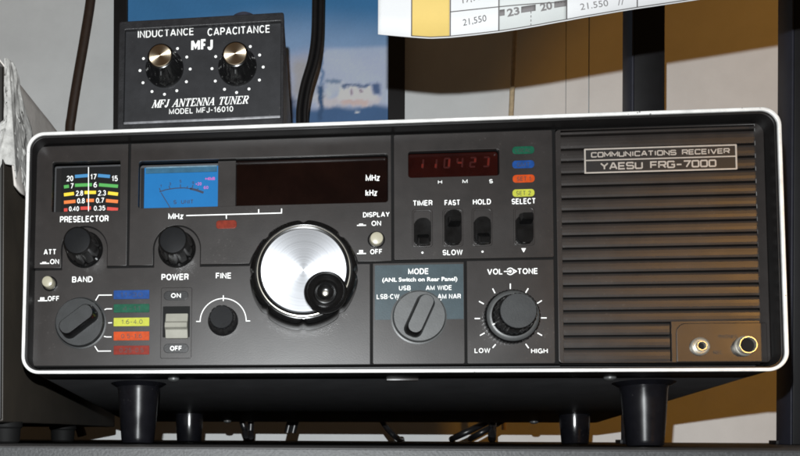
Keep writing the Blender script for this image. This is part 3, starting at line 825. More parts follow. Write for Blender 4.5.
sp = lathe('finger_spinner', C_SP, -8.2, [(9.0, 0), (9.9, 1.4), (10.2, 3.0), (10.0, 3.9), (9.5, 4.3), (8.9, 4.1), (8.0, 3.0), (6.4, 2.3), (5.6, 2.6), (5.2, 3.3), (4.8, 3.4), (4.4, 3.0), (3.4, 1.9), (1.6, 1.3), (0, 1.2)], M['gloss'], skirt, n=64)
lathe('spinner_pin', C_SP, -9.3, [(1.5, 0), (1.5, 0.4), (1.0, 1.0), (0, 1.2)], M['chrome'], sp, n=24)

# bar knobs
def bar_knob(c, rad, ang, y0, disc_h, bar_h, blen, bw, discmat):
    d = lathe('selector_knob', c, y0, [(rad + .8, 0), (rad + .8, 0.5), (rad, 0.7), (rad, disc_h * .7), (rad - .5, disc_h), (0, disc_h)], discmat, RX, n=72)
    o2 = rrect(-blen / 2, -bw / 2, blen / 2, bw / 2, bw * 0.46, 8)
    o1 = rrect(-blen / 2 - .9, -bw / 2 - 1.0, blen / 2 + .9, bw / 2 + 1.0, bw * 0.5, 8)
    ca, sa = math.cos(math.radians(ang)), math.sin(math.radians(ang))
    def tr(lp_): return [(c[0] + x * ca - z * sa, c[1] + x * sa + z * ca) for x, z in lp_]
    bmv = bmesh.new()
    vl = []
    for lp_, h in ((tr(o1), disc_h - 0.2), (tr(o2), bar_h - 0.5), (tr([(x * .965, z * .92) for x, z in o2]), bar_h)):
        vl.append([bmv.verts.new((x, y0 - h, z)) for x, z in lp_])
    for A, B in zip(vl[:-1], vl[1:]):
        for k in range(len(A)):
            bmv.faces.new((A[k], A[(k + 1) % len(A)], B[(k + 1) % len(A)], B[k]))
    b_ = link('grip_bar', bm_mesh(bmv), M['gloss'], d, 30)
    plate('grip_top', [tr([(x * .96, z * .91) for x, z in o2])], y0 - bar_h - 0.05, 0.5, discmat, d)
    return d
bar_knob(C_BAND, 12.6, 37, LO + 0.6, 4.0, 11.5, 19.5, 8.0, M['volcap'])
bar_knob(C_MODE, 12.6, 66, LO - 0.2, 3.5, 10.0, 20.0, 7.2, M['grey'])

# concentric volume / tone knob
kt = lathe('tone_ring', C_VOL, LO - 0.1, [(13.2, 0), (13.2, 3.0), (12.9, 4.0), (12.3, 4.5), (11.6, 4.6), (11.2, 4.4)], M['gloss'], RX, n=96,
           scallop=lambda i, a: 1.0 - (0.012 if i < 3 else 0) * (1 + math.cos(a * 48)))
lathe('tone_face', C_VOL, LO - 0.1, [(12.3, 4.4), (12.2, 4.65), (11.4, 5.4), (10.6, 5.7), (9.8, 5.7)], M['grey'], kt, n=64)
kv = lathe('volume_knob', C_VOL, LO - 0.1, [(10.2, 4.4), (10.2, 6.0), (9.8, 6.4), (9.5, 8), (8.9, 14.8), (8.6, 15.8), (8.2, 16.2)], M['gloss'], RX, n=144,
           scallop=lambda i, a: 1.0 if i < 2 or i > 5 else 1.0 - 0.03 * (0.5 + 0.5 * math.cos(a * 24)))
lathe('knob_cap', C_VOL, LO - 0.1, [(8.3, 16.1), (8.1, 16.5), (0, 16.5)], M['volcap'], kv, n=64)
ai = math.radians(205)
strokes('pointer_line', [[(C_VOL[0] + 9.6 * math.cos(ai), C_VOL[1] + 9.6 * math.sin(ai)), (C_VOL[0] + 11 * math.cos(ai), C_VOL[1] + 11 * math.sin(ai))]], 0.5, LO - 6.4, ink, kv)

# power rocker
b = (-103.48, 27.44, 15.80, 36.33)
rec = plate('power_surround', [rrect(b[0] - b[2] / 2, b[1] - b[3] / 2, b[0] + b[2] / 2, b[1] + b[3] / 2, 1.0)], LO + 0.35, 0.8, M['panel'], RX, 0.25)
for s_, bb in (('ON', (-103.72, 41.38, 12.50, 4.62)), ('OFF', (-103.35, 14.38, 12.70, 4.68))):
    o = plate('power_pill', [rrect(bb[0] - bb[2] / 2, bb[1] - bb[3] / 2, bb[0] + bb[2] / 2, bb[1] + bb[3] / 2, bb[3] * .47)], LO + 0.1, 0.6, M['knob'], RX, 0.22)
    text('printed_legend', s_, (bb[0], bb[1], bb[2] * (.4 if s_ == 'ON' else .47), bb[3] * .52), LO + 0.02, ink, o, bold=0.045)
b = (-103.38, 27.95, 13.75, 15.85)
plate('rocker_opening', [rrect(b[0] - b[2] / 2, b[1] - b[3] / 2, b[0] + b[2] / 2, b[1] + b[3] / 2, 0.4)], LO + 0.15, 0.4, M['hole'], RX)
pr = [(-108.36, 20.28), (-97.18, 31.34)]
x0, x1 = pr[0][0], pr[1][0]
zA = (-103.36, 30.58)[1]
zB = (-103.20, 19.13)[1]
bm = bmesh.new()
prof = [(11.4, zA + 1.2), (8.6, zA + 0.9), (7.6, zA - 3.2), (5.2, zA - 4.2), (4.6, zA - 6.6), (7.4, zA - 7.4), (9.0, zB), (11.4, zB)]
A = [bm.verts.new((x0, y, z)) for y, z in prof]
B = [bm.verts.new((x1, y, z)) for y, z in prof]
for k in range(len(prof)):
    k2 = (k + 1) % len(prof)
    bm.faces.new((A[k], A[k2], B[k2], B[k]))
bm.faces.new(A)
bm.faces.new(B)
bmesh.ops.bevel(bm, geom=list(bm.edges), offset=0.22, segments=2, affect='EDGES')
link('power_rocker', bm_mesh(bm), M['cream'], RX, 30)

# loudspeaker grille
GX0, GX1 = (81.94, 61.20)[0], (177.39, 59.34)[0]
ZB = ZLOW
JX, JZ = (135.51, 16.75)[0], (155.37, 24.70)[1]
SX0, SX1 = (84.49, 61.15)[0], (173.19, 59.42)[0]
SZ1 = (130.56, 120.38)[1]
SZ0 = (109.99, 6.60)[1]
gr = plate('speaker_grille', [rrect(GX0, ZB, GX1, ZT + 0.3, 2.0), [(SX0, SZ0), (JX - 2.2, SZ0), (JX - 2.2, JZ + 1.2), (SX1, JZ + 1.2), (SX1, SZ1), (SX0, SZ1)]], LO - 0.1, 1.6, M['panel'], RX, 0.3)
lines = [((84.06, 110.87)), ((83.97, 104.48)), ((83.88, 98.10)), ((83.78, 91.83)), ((83.69, 85.73)), ((83.60, 79.58)), ((83.51, 73.50)), ((83.42, 67.43)), ((83.34, 61.42)), ((83.25, 55.37)), ((83.16, 49.28)), ((83.07, 43.25)), ((82.98, 37.14)), ((82.89, 30.99)), ((82.79, 24.75)), ((82.71, 18.72)), ((82.62, 12.70))]
zs = [l[1] for l in lines]
step = (zs[0] - zs[-1]) / (len(zs) - 1)
zs = [zs[0] - step * k for k in range(len(zs))]
top = [SZ1 + 0.2, zs[0] + step * 1.12] + zs
bm = bmesh.new()
for k in range(len(top)):
    za = top[k] - 0.52
    zb = (top[k + 1] + 0.52) if k + 1 < len(top) else SZ0 - 0.2
    if k == 0:
        za, zb = SZ1 - 0.6, top[1] + 0.5
    xr = SX1 + 0.2 if zb > JZ + 0.5 else JX - 2.8
    hk = za - zb
    vs = [(11.85, za), (11.5, za - 0.12), (11.32, za - 0.2 * hk), (11.3, za - 0.5 * hk), (11.4, zb + 0.22 * hk), (11.62, zb + 0.1), (11.9, zb)]
    A = [bm.verts.new((SX0 - 0.2, y, z)) for y, z in vs] + [bm.verts.new((SX0 - 0.2, 15.2, zb)), bm.verts.new((SX0 - 0.2, 15.2, za))]
    B = [bm.verts.new((xr, y, z)) for y, z in vs] + [bm.verts.new((xr, 15.2, zb)), bm.verts.new((xr, 15.2, za))]
    for q in range(len(A)):
        q2 = (q + 1) % len(A)
        bm.faces.new((A[q], A[q2], B[q2], B[q]))
    bm.faces.new(A)
    bm.faces.new(B)
link('louvre_slats', bm_mesh(bm), M['panel'], gr)
box('grille_backing', SX0 - 1, SX1 + 1, 15.3, 16.0, SZ0 - 1, SZ1 + 1, M['hole'], gr)

# jack plate
jp = plate('jack_plate', [rrect(JX, SZ0 - 0.5, GX1 - 1.5, JZ, (0.4, 0.4, 0.8, 4.5))], LO - 0.45, 1.2, M['panel'], RX, 0.35)
def jack(c, r, hole, hgt):
    j = lathe('jack_socket', c, LO - 0.4, [(r * 1.08, 0), (r * 1.08, 0.9), (r, 1.3), (r - .5, 1.6), (r - .9, 1.2), (max(hole + .75, r - 1.3), .7), (hole + .75, .8), (hole + .75, hgt - .3), (hole + .5, hgt), (hole + .2, hgt), (hole, hgt - .3), (hole, 0.3)], M['chrome'], RX, n=40)
    lathe('socket_hole', c, LO - 0.5, [(hole + .05, hgt - 2.4), (0, hgt - 2.4)], M['hole'], j, n=32)
    return j
jack((145.89, 13.44), 4.0, 1.7, 3.0)
jack((165.74, 13.49), 4.4, 3.4, 4.4)
text('printed_legend', 'PHONES', (158.55, 18.14, 8.42, 1.71), LO - 0.52, M['inkdim'], jp, bold=0.03)
text('printed_legend', 'REC', (153.92, 10.57, 3.99, 1.71), LO - 0.52, M['inkdim'], jp, bold=0.03)

# name badge
q0, q1 = (94.89, 98.16), (164.53, 110.37)
bz0, bz1 = (129.57, 98.16)[1], (129.83, 110.50)[1]
bzm = (129.71, 104.64)[1]
badge = plate('name_badge', [rrect(q0[0], bz0, q1[0], bz1, 0.4)], 10.2, 1.0, M['badgebg'], RX, 0.1)
plate('badge_rim', [rrect(q0[0], bz0, q1[0], bz1, 0.4), rrect(q0[0] + .75, bzm + .3, q1[0] - .75, bz1 - .7, 0.1), rrect(q0[0] + .75, bz0 + .7, q1[0] - .75, bzm - .3, 0.1)], 9.95, 0.5, M['badge'], badge, 0.08)
mid = (q0[0] + q1[0]) / 2

# squared lettering of the badge drawn as strokes on a 1 x 1 cell
GL = {
 'C': ([[(1, .85), (.88, 1), (.12, 1), (0, .88), (0, .12), (.12, 0), (.88, 0), (1, .15)]], 1), 'O': ([[(.12, 0), (.88, 0), (1, .12), (1, .88), (.88, 1), (.12, 1), (0, .88), (0, .12), (.12, 0)]], 1),
 '0': ([[(.12, 0), (.88, 0), (1, .12), (1, .88), (.88, 1), (.12, 1), (0, .88), (0, .12), (.12, 0)]], .95), 'M': ([[(0, 0), (0, 1), (.5, .25), (1, 1), (1, 0)]], 1.15),
 'U': ([[(0, 1), (0, .12), (.12, 0), (.88, 0), (1, .12), (1, 1)]], 1), 'N': ([[(0, 0), (0, 1), (1, 0), (1, 1)]], 1), 'I': ([[(.5, 0), (.5, 1)]], .25),
 'A': ([[(0, 0), (.42, 1), (.58, 1), (1, 0)], [(.2, .32), (.8, .32)]], 1.05), 'T': ([[(0, 1), (1, 1)], [(.5, 0), (.5, 1)]], .95),
 'S': ([[(1, .85), (.88, 1), (.12, 1), (0, .88), (0, .62), (.12, .5), (.88, .5), (1, .38), (1, .12), (.88, 0), (.12, 0), (0, .15)]], 1),
 'R': ([[(0, 0), (0, 1), (.88, 1), (1, .88), (1, .6), (.88, .45), (0, .45)], [(.6, .45), (1, 0)]], 1), 'E': ([[(1, 0), (0, 0), (0, 1), (1, 1)], [(0, .5), (.9, .5)]], .9),
 'V': ([[(0, 1), (.45, 0), (.55, 0), (1, 1)]], 1.05), 'Y': ([[(0, 1), (.5, .5), (1, 1)], [(.5, .5), (.5, 0)]], 1.05), 'F': ([[(0, 0), (0, 1), (1, 1)], [(0, .5), (.9, .5)]], .9),
 'G': ([[(1, .85), (.88, 1), (.12, 1), (0, .88), (0, .12), (.12, 0), (.88, 0), (1, .12), (1, .48), (.55, .48)]], 1), '7': ([[(0, 1), (1, 1), (.4, 0)]], .95), '-': ([[(.05, .45), (.95, .45)]], .8), ' ': ([], .7)}
def square_text(s, cx, cz, wd, ht, gap=0.32):
    tot = sum(GL[c][1] for c in s) + gap * (len(s) - 1)
    u = wd / tot
    x = cx - wd / 2
    out = []
    for c in s:
        pl, wc = GL[c]
        for p_ in pl:
            out.append([(x + a * wc * u, cz - ht / 2 + b * ht) for a, b in p_])
        x += (wc + gap) * u
    return out
strokes('badge_lettering', square_text('COMMUNICATIONS RECEIVER', mid, (bzm + bz1) / 2 - .2, (q1[0] - q0[0]) * .9, 2.1), 0.52, 10.13, M['badge'], badge)
strokes('badge_lettering', square_text('YAESU FRG-7000', mid - 1, (bzm + bz0) / 2 + .15, (q1[0] - q0[0]) * .75, 2.9), 0.68, 10.13, M['badge'], badge)

# underside: feet, screws, slot
for x, y in ((-127.5, 45.0), (131.5, 45.0)):
    zl = ZS + y * 0.0757 + 0.1
    upright('foot', x, y, zl, [(0, 0), (8.0, 0), (8.6, 0.8), (8.9, 2.5), (11.2, 28.4), (11.6, 30.2), (15.5, 32.6), (15.5, 36)], M['rubber'], RX)
for x, y in ((-118.5, 215.0), (142.5, 215.0)):
    zl = ZS + y * 0.0757 + 0.1
    upright('foot', x, y, zl, [(0, 0), (8.2, 0), (8.6, 0.6), (9.4, 12), (9.8, 17), (9.8, 20)], M['rubber'], RX)
for px in ((-105.74, 22.32), (108.54, 22.42), (-94.90, 278.94), (126.75, 277.79)):
    upright('screw', px[0], min(px[1], 262), -1.2, [(0, 0), (1.6, 0.1), (2.8, 0.8), (3.0, 2.0)], M['grey'], RX, 24)
a, b = (2.00, 25.75), (17.71, 25.31)
box('cabinet_lip', a[0], b[0], a[1] - 0.5, a[1] + 2.5, -0.5, 0.9, M['panel'], RX, 0.2)

# ------------------------------------------------------------------ antenna tuner on top of the receiver
TU = thing('antenna_tuner', 'small black antenna tuner box with two brass capped knobs sitting on the receiver', 'antenna tuner', (-93.100, 24.430, 123.504), Euler((TILT, 0, 0)))
TU.rotation_euler = (Euler((TILT, 0, 0)).to_matrix() @ Matrix.Rotation(-0.0184, 3, 'Z')).to_euler()
TX0, TX1, TZ0, TZ1 = -43.2, 42.9, 0.0, 63.8
TY = 2.6
plate('enclosure', [rrect(TX0, TZ0, TX1, TZ1, 1.2, 4), rrect(TX0 + 3.2, TZ0 + 8.2, TX1 - 1.6, TZ1 - 4.6, 0.4, 3)], 0, 8, M['tuner'], TU, 0.5)
box('enclosure_body', TX0 + 0.15, TX1 - 0.15, 8.1, 168, TZ0 + 0.1, TZ1 - 0.15, M['tuner'], TU, 0.8)
box('face_panel', TX0 + 2, TX1 - 1, TY, TY + 3, TZ0 + 6, TZ1 - 3, M['tface'], TU)
box('lip', TX0 + 3.2, TX1 - 1.6, 0.3, TY + 0.5, TZ0 + 8.2, TZ0 + 9.5, M['lip'], TU, 0.3)
TT = TY - 0.08
text('printed_legend', 'INDUCTANCE', (-18.75, 57.52, 29.72, 4.02), TT, ink, TU, bold=0.012)
text('printed_legend', 'CAPACITANCE', (19.51, 56.62, 32.46, 4.08), TT, ink, TU, bold=0.012)
SG['m'] = ([[(0, 0), (0, 1)], [(0, .98), (.5, .3), (1.0, .98)], [(1.0, 1), (1.0, 0)]], 1.0)
pl_, sw_ = stroke_text('mFJ', (0.43, 49.96, 11.28, 6.03), 0.2, 0.5)
strokes('maker_mark', pl_, sw_, TT, ink, TU)
text('printed_legend', 'MODEL MFJ-16010', (0.32, 14.93, 33.40, 2.88), TT, ink, TU, bold=0.012)
# slanted serif line
SF = {'M': ([((0, 0), (.18, 1), .5), ((.18, 1), (.52, 0), 1), ((.52, 0), (.95, 1), .5), ((.95, 1), (.95, 0), 1)], [(-.1, .14, 0), (.8, 1.12, 0), (.0, .26, 1), (.9, 1.12, 1)], 1.25),
      'F': ([((.2, 0), (.2, 1), 1), ((.2, 1), (.9, 1), .5), ((.9, 1), (.9, .78), .5), ((.2, .52), (.65, .52), .5), ((.65, .4), (.65, .64), .5)], [(0, .42, 0), (0, .3, 1)], .95),
      'J': ([((.6, 1), (.6, .15), 1), ((.6, .15), (.4, 0), .8), ((.4, 0), (.1, .05), .8), ((.1, .05), (.1, .22), .9)], [(.38, .82, 1)], .75),
      'A': ([((0, 0), (.52, 1), .5), ((.52, 1), (.88, 0), 1), ((.2, .35), (.72, .35), .5)], [(-.12, .16, 0), (.66, 1.06, 0)], 1.05),
      'N': ([((.12, 0), (.12, 1), .5), ((.12, 1), (.88, 0), 1), ((.88, 0), (.88, 1), .5)], [(-.05, .3, 0), (-.05, .2, 1), (.72, 1.04, 1)], 1.1),
      'T': ([((.5, 0), (.5, 1), 1), ((.05, 1), (.95, 1), .5), ((.05, 1), (.05, .78), .5), ((.95, 1), (.95, .78), .5)], [(.28, .72, 0)], 1.0),
      'E': ([((.2, 0), (.2, 1), 1), ((.2, 1), (.9, 1), .5), ((.9, 1), (.9, .8), .5), ((.2, .52), (.65, .52), .5), ((.2, 0), (.95, 0), .5), ((.95, 0), (.95, .24), .5)], [(0, .3, 0), (0, .3, 1)], 1.0),
      'U': ([((.15, 1), (.15, .2), 1), ((.15, .2), (.35, 0), .9), ((.35, 0), (.65, 0), .7), ((.65, 0), (.85, .2), .5), ((.85, .2), (.85, 1), .5)], [(-.05, .36, 1), (.68, 1.02, 1)], 1.05),
      'R': ([((.2, 0), (.2, 1), 1), ((.2, 1), (.7, 1), .5), ((.7, 1), (.88, .78), .9), ((.88, .78), (.7, .5), .9), ((.7, .5), (.2, .5), .5), ((.5, .5), (.92, 0), 1)], [(0, .4, 0), (0, .3, 1), (.82, 1.08, 0)], 1.05), ' ': ([], [], .55)}
bx = (0.06, 19.42, 50.66, 3.84)
s_ = 'MFJ ANTENNA TUNER'
tot = sum(SF[c][2] for c in s_) + .16 * (len(s_) - 1)
u = (bx[2] - bx[3] * .25) / tot
x = bx[0] - bx[2] / 2
bm = bmesh.new()
tw = 0.62
for ch in s_:
    sg, sr, wc = SF[ch]
    cell = u * (wc - .05)
    for (a, b_, k) in [(p0, p1, kk) for p0, p1, kk in sg] + [((l, hh), (r_, hh), .45) for l, r_, hh in sr]:
        pts = []
        for px, pz in (a, b_):
            zz = pz * bx[3]
            pts.append((x + px * cell + zz * .27, bx[1] - bx[3] / 2 + zz))
        d_ = Vector((pts[1][0] - pts[0][0], pts[1][1] - pts[0][1]))
        if d_.length < 1e-6:
            continue
        d_.normalize()
        nx, nz = -d_.y * tw * k / 2, d_.x * tw * k / 2
        ex, ez = d_.x * .1, d_.y * .1
        f = [bm.verts.new((px, yy, pz)) for yy in (TT, TT + .06) for px, pz in ((pts[0][0] - ex + nx, pts[0][1] - ez + nz), (pts[1][0] + ex + nx, pts[1][1] + ez + nz), (pts[1][0] + ex - nx, pts[1][1] + ez - nz), (pts[0][0] - ex - nx, pts[0][1] - ez - nz))]
        TT -= 0.0004
        bm.faces.new(f[:4])
        for q in range(4):
            bm.faces.new((f[q], f[(q + 1) % 4], f[4 + (q + 1) % 4], f[4 + q]))
    x += (wc + .16) * u
link('printed_legend', bm_mesh(bm), ink, TU)
TT = TY - 0.08
for c_, dots in (((-18.89, 37.68), ((-30.40, 44.23), (-32.16, 37.83), (-30.45, 31.14), (-25.60, 26.16), (-18.96, 24.34), (-12.50, 25.96), (-7.51, 30.54), (-5.60, 37.26), (-7.47, 43.82), (-12.44, 48.67))),
                 ((19.12, 36.62), ((7.67, 43.27), (5.81, 36.89), (7.60, 30.16), (12.43, 25.50), (18.72, 23.49), (25.10, 25.09), (30.42, 29.56), (32.32, 36.36), (30.43, 42.85), (25.59, 47.65)))):
    kb = lathe('control_knob', c_, TY - 0.2, [(9.9, 0), (10.0, 1.5), (9.7, 3.5), (9.0, 5.0), (8.2, 7.0), (6.9, 14.5), (6.5, 15.6), (6.0, 15.8)], M['gloss'], TU, n=108,
               scallop=lambda i, a: 1.0 if i < 3 or i > 5 else 1.0 - 0.05 * max(0.0, math.cos(a * 12)) ** 2)
    lathe('metal_cap', c_, TY - 0.2, [(5.9, 15.6), (5.8, 16.1), (5.5, 16.3), (0.01, 16.3), (0, 16.3)], M['brass'], kb, n=48, local=True)
    strokes('pointer_line', [[(c_[0], c_[1] - 6.9), (c_[0], c_[1] - 9)]], 0.6, TY - 13.2, M['grey'], kb)
    for d_ in dots:
        lathe('scale_dot', d_, TT + 0.03, [(0.72, -0.05), (0.72, 0.03), (0, 0.03)], ink, TU, n=14)
gx = (21.19, 71.23)[0]
upright('terminal_cap', gx, 13, TZ1 - 0.3, [(6.6, 0), (6.4, 3.4), (5.8, 5.4), (3.8, 6.6), (0, 7.0)], M['postside'], TU)
TU_Z = None

# ------------------------------------------------------------------ framed picture leaning on the wall
fx0, fx1 = -229.5, 59.4
fz0, fz1 = 120.0, 470.0
FP = thing('framed_picture', 'black framed picture of blue sky and white buildings, on the wall behind the tuner', 'picture', (0, 512.4, 0))
ix0, ix1 = -215.5, 43.6
plate('frame', [[(fx0, fz0), (fx1, fz0), (fx1, fz1), (fx0, fz1)], [(ix0, fz0 + 30), (ix1, fz0 + 30), (ix1, fz1 - 15), (ix0, fz1 - 15)]], -6, 18, M['frame'], FP, 1.0)
# printed image: colours of the print itself, one per vertex
def sm(a, b, t):
    t = max(0, min(1, (t - a) / (b - a)))
    return t * t * (3 - 2 * t)
def px_col(x, z):
    # sky to cloud bank to sea
    def mixc(a, b, t): return tuple(p + (q - p) * t for p, q in zip(a, b))
    random.seed(int(x * 7) * 7919 + int(z * 7))
    c = mixc((0.17, 0.27, 0.43), (0.035, 0.14, 0.30), sm(352, 400, z + 6 * math.sin(x / 40)))
    c = mixc((0.30, 0.34, 0.47), c, sm(338, 358, z + 4 * math.sin(x / 17)))
    wv = 0.5 + 0.5 * math.sin(x / 9.0 + 2 * math.sin(z / 13.0))
    if x > -40:
        c = mixc(c, (0.37, 0.42, 0.54), .75 * sm(-35, -20, x) * (1 - sm(350, 356, z)))
    sea = 1 - sm(291, 299, z + 1.5 * math.sin(x / 6.0))
    c = mixc(c, (0.045, 0.10, 0.21), sea)
    # cabins and hull in white, red brown rust marks
    nv = mnoise.noise_vector(Vector((x * .11, z * .11, 3.0))) * 2.6 + mnoise.noise_vector(Vector((x * .34, z * .34, 9.0))) * 1.3
    x, z = x + nv.x, z + nv.z
    def blob(x0, x1, z0, z1, col, soft=2.2):
        soft *= 1.35
        k = sm(x0 - soft, x0 + soft, x) * (1 - sm(x1 - soft, x1 + soft, x)) * sm(z0 - soft, z0 + soft, z) * (1 - sm(z1 - soft, z1 + soft, z))
        return k, col
    for k, col in (blob(-50, -27, 306, 345, (0.30, 0.30, 0.32), 5), blob(-14, 0, 316, 320, (0.5, 0.52, 0.58), 1.5), blob(-26, -12, 305, 313, (0.42, 0.46, 0.54), 2), blob(-46, -14, 301, 308, (0.40, 0.42, 0.47)), blob(-26, 36, 296, 304, (0.46, 0.44, 0.47)),
                   blob(-16, 2, 310, 321, (0.40, 0.44, 0.52), 3), blob(-4, 30, 302, 316 - abs(x - 8) * .12, (0.60, 0.60, 0.66), 2.4), blob(9, 28, 303, 311, (0.62, 0.58, 0.62), 2),
                   blob(6, 9, 306, 312, (0.22, 0.17, 0.22), 1.2), blob(15.5, 19, 308, 313, (0.20, 0.16, 0.20), 1.2), blob(0, 24, 297, 302, (0.50, 0.38, 0.36), 2),
                   blob(29, 36, 306, 317, (0.06, 0.10, 0.20), 1.6), blob(-24.5, -18.5, 284, 318, (0.03, 0.07, 0.15), 1.4), blob(-21.5, -18.5, 318, 352, (0.10, 0.17, 0.30), 1.2),
                   blob(-2, 27, 314.5, 317, (0.05, 0.09, 0.18), 1.2), blob(-17, -2, 319, 322, (0.14, 0.20, 0.30), 1.2), blob(12, 17, 288, 290, (0.55, 0.58, 0.62), 1), blob(-60, -46, 284, 306, (0.03, 0.05, 0.10), 3)):
        c = mixc(c, col, k)
    j = 1 + (random.random() - .5) * .06 + .05 * (wv - .5)
    return tuple(min(0.85, max(0, v * j * 1.7)) for v in c)
bm = bmesh.new()
NX, NZ = 190, 200
lay = bm.verts.layers.float_color.new('print')
gz0, gz1 = 225.0, 420.0
def gridp(nx, nz, x0, x1, z0, z1):
    vs = [[None] * (nx + 1) for _ in range(nz + 1)]
    for j in range(nz + 1):
        for i in range(nx + 1):
            x = x0 + (x1 - x0) * i / nx
            z = z0 + (z1 - z0) * j / nz
            v = bm.verts.new((x, 0, z))
            v[lay] = (*px_col(x, z), 1)
            vs[j][i] = v
    for j in range(nz):
        for i in range(nx):
            bm.faces.new((vs[j][i], vs[j][i + 1], vs[j + 1][i + 1], vs[j + 1][i]))
gridp(NX, NZ, ix0 - 2, ix1 + 2, fz0 + 28, fz1 - 12)
me = bm_mesh(bm)
pm = bpy.data.materials.new('printed_photo')
pm.use_nodes = True
b_ = pm.node_tree.nodes['Principled BSDF']
at = pm.node_tree.nodes.new('ShaderNodeAttribute')
at.attribute_name = 'print'
pm.node_tree.links.new(at.outputs['Color'], b_.inputs['Base Color'])
b_.inputs['Roughness'].default_value = 0.4
link('print', me, pm, FP)
box('backing_board', ix0 - 3, ix1 + 3, 1, 4, fz0 + 20, fz1 - 10, M['frame'], FP)

# ------------------------------------------------------------------ posts, box with its cover, cables, paper
def post(name, x0, x1, y0, y1, label):
    P_ = thing(name, label, 'post', ((x0 + x1) / 2, (y0 + y1) / 2, ZS), None, 'upright posts behind the receiver')
    hw, hd = (x1 - x0) / 2, (y1 - y0) / 2
    box('post_face', -hw, hw, -hd, hd, 0.1, 620, M['post'], P_, 0.6)
    box('side_strip', -hw - 1.4, -hw - 0.05, -hd + 0.4, hd, 0.1, 620, M['postside'], P_, 0.3)
    box('base_flange', -hw - 3, hw + 3, hd - 4, hd + 8, 0.05, 3.0, M['post'], P_, 0.3)
post('support_post', 197.4, 218.4, 270, 292, 'black upright post close behind the receiver, left of the right edge')
post('support_post', 305.5, 345, 270, 292, 'dark navy upright post at the far right edge beside the receiver')

EB = thing('equipment_box', 'brown metal equipment box under the grey dust cover, left of the receiver', 'equipment box', (-300, 18, ZS))
bx1 = 105.5
box('cabinet', -130, bx1, 0, 318, 11.5, 197, M['box'], EB, 1.2)
box('front_plate', -131, bx1 - 0.5, -3, -0.1, 12.5, 196, M['boxdark'], EB, 0.8)
for fx, fy in ((bx1 - 8, 30), (bx1 - 12, 182), (-110, 30), (-110, 290)):
    upright('foot', fx, fy, 0.05, [(0, 0), (7, 0), (8, 1), (8.5, 8), (9.5, 9), (9.5, 11.8)], M['hole'], EB, 24)

DC = thing('dust_cover', 'grey cloth dust cover with white lace edge draped over the box', 'dust cover', (-194, 18, 162))
random.seed(4)
def cover_pt(u, v):
    """u 0 front .. 1 back, v 0 far left on top .. 1 top edge .. 2 hem on the right side"""
    y = -4 + u * 326
    fold = 2.2 * math.sin(u * 21 + 1.0) + 1.3 * math.sin(u * 47)
    if v <= 1:
        return (-235 + v * 233, y, 2.0 + 2 * math.sin(u * 9) * (1 - v))
    t = v - 1
    hem = 62 + 5 * math.sin(u * 17) + 3 * math.sin(u * 41 + 1)
    out = t * (2.6 + fold * 0.75 + 1.5 * t)
    return (1.0 + out, y, 1.0 - t * hem)
bm = bmesh.new()
NU, NV = 150, 40
g = [[bm.verts.new(cover_pt(i / NU, 2.0 * j / NV)) for j in range(NV + 1)] for i in range(NU + 1)]
for i in range(NU):
    for j in range(NV):
        bm.faces.new((g[i][j], g[i + 1][j], g[i + 1][j + 1], g[i][j + 1]))
o = link('cloth', bm_mesh(bm), M['cloth'], DC, 180)
md = o.modifiers.new('thick', 'SOLIDIFY')
md.thickness = 0.8 * S
# frilled lace hanging round the front corner
bm = bmesh.new()
NU, NV = 110, 46
def lace_pt(u, v):
    # u 0..0.4 on the front face, 0.4..1 back along the right side; v from the top edge down to the ragged hem
    hem = 60 + 3 * math.sin(u * 30) + 3.5 * math.sin(u * 11 + .6) + (9 if .78 < u < .9 else 0) + 2.5 * abs(math.sin(u * 60))
    wav = 0.9 * math.sin(u * 26 + v * 5) + 0.7 * math.sin(v * 13 + u * 9) + .45 * math.sin(v * 31 + u * 40)
    wav *= 0.62
    wide = 8 + 50 * v ** 0.8 + 3 * math.sin(v * 17) + 2 * math.sin(v * 29)
    if u < 0.4:
        k = (0.4 - u) / 0.4
        fr_ = 1.0 + 26 * max(0.0, (v - 0.52) / 0.48) ** 0.6
        x, y = 2.8 - k * fr_, -6.2 - wav * min(1, k * 5) - 1.0 * v
    else:
        k = (u - 0.4) / 0.6
        x, y = 3.4 + v * 3.6 + wav * (.8 * min(1, k * 6)), -5.8 + k * wide
    return (x, y, 1.0 - v * hem)
g = [[bm.verts.new(lace_pt(i / NU, j / NV)) for j in range(NV + 1)] for i in range(NU + 1)]
random.seed(11)
holes = set()
for k in range(60):
    hi, hj = random.randrange(4, NU - 5), random.randrange(4, NV - 4)
    for di in range(random.choice((1, 1, 2))):
        for dj in range(random.choice((1, 1, 2))):
            holes.add((hi + di, hj + dj))
for i in range(NU):
    for j in range(NV):
        if (i, j) in holes or (j > NV - 3 and (i // 4) % 2 == 0):
            continue
        bm.faces.new((g[i][j], g[i + 1][j], g[i + 1][j + 1], g[i][j + 1]))
bmesh.ops.delete(bm, geom=[v for v in bm.verts if not v.link_faces], context='VERTS')
o = link('lace_edge', bm_mesh(bm), M['lace'], DC, 180)
md = o.modifiers.new('thick', 'SOLIDIFY')
md.thickness = 0.7 * S

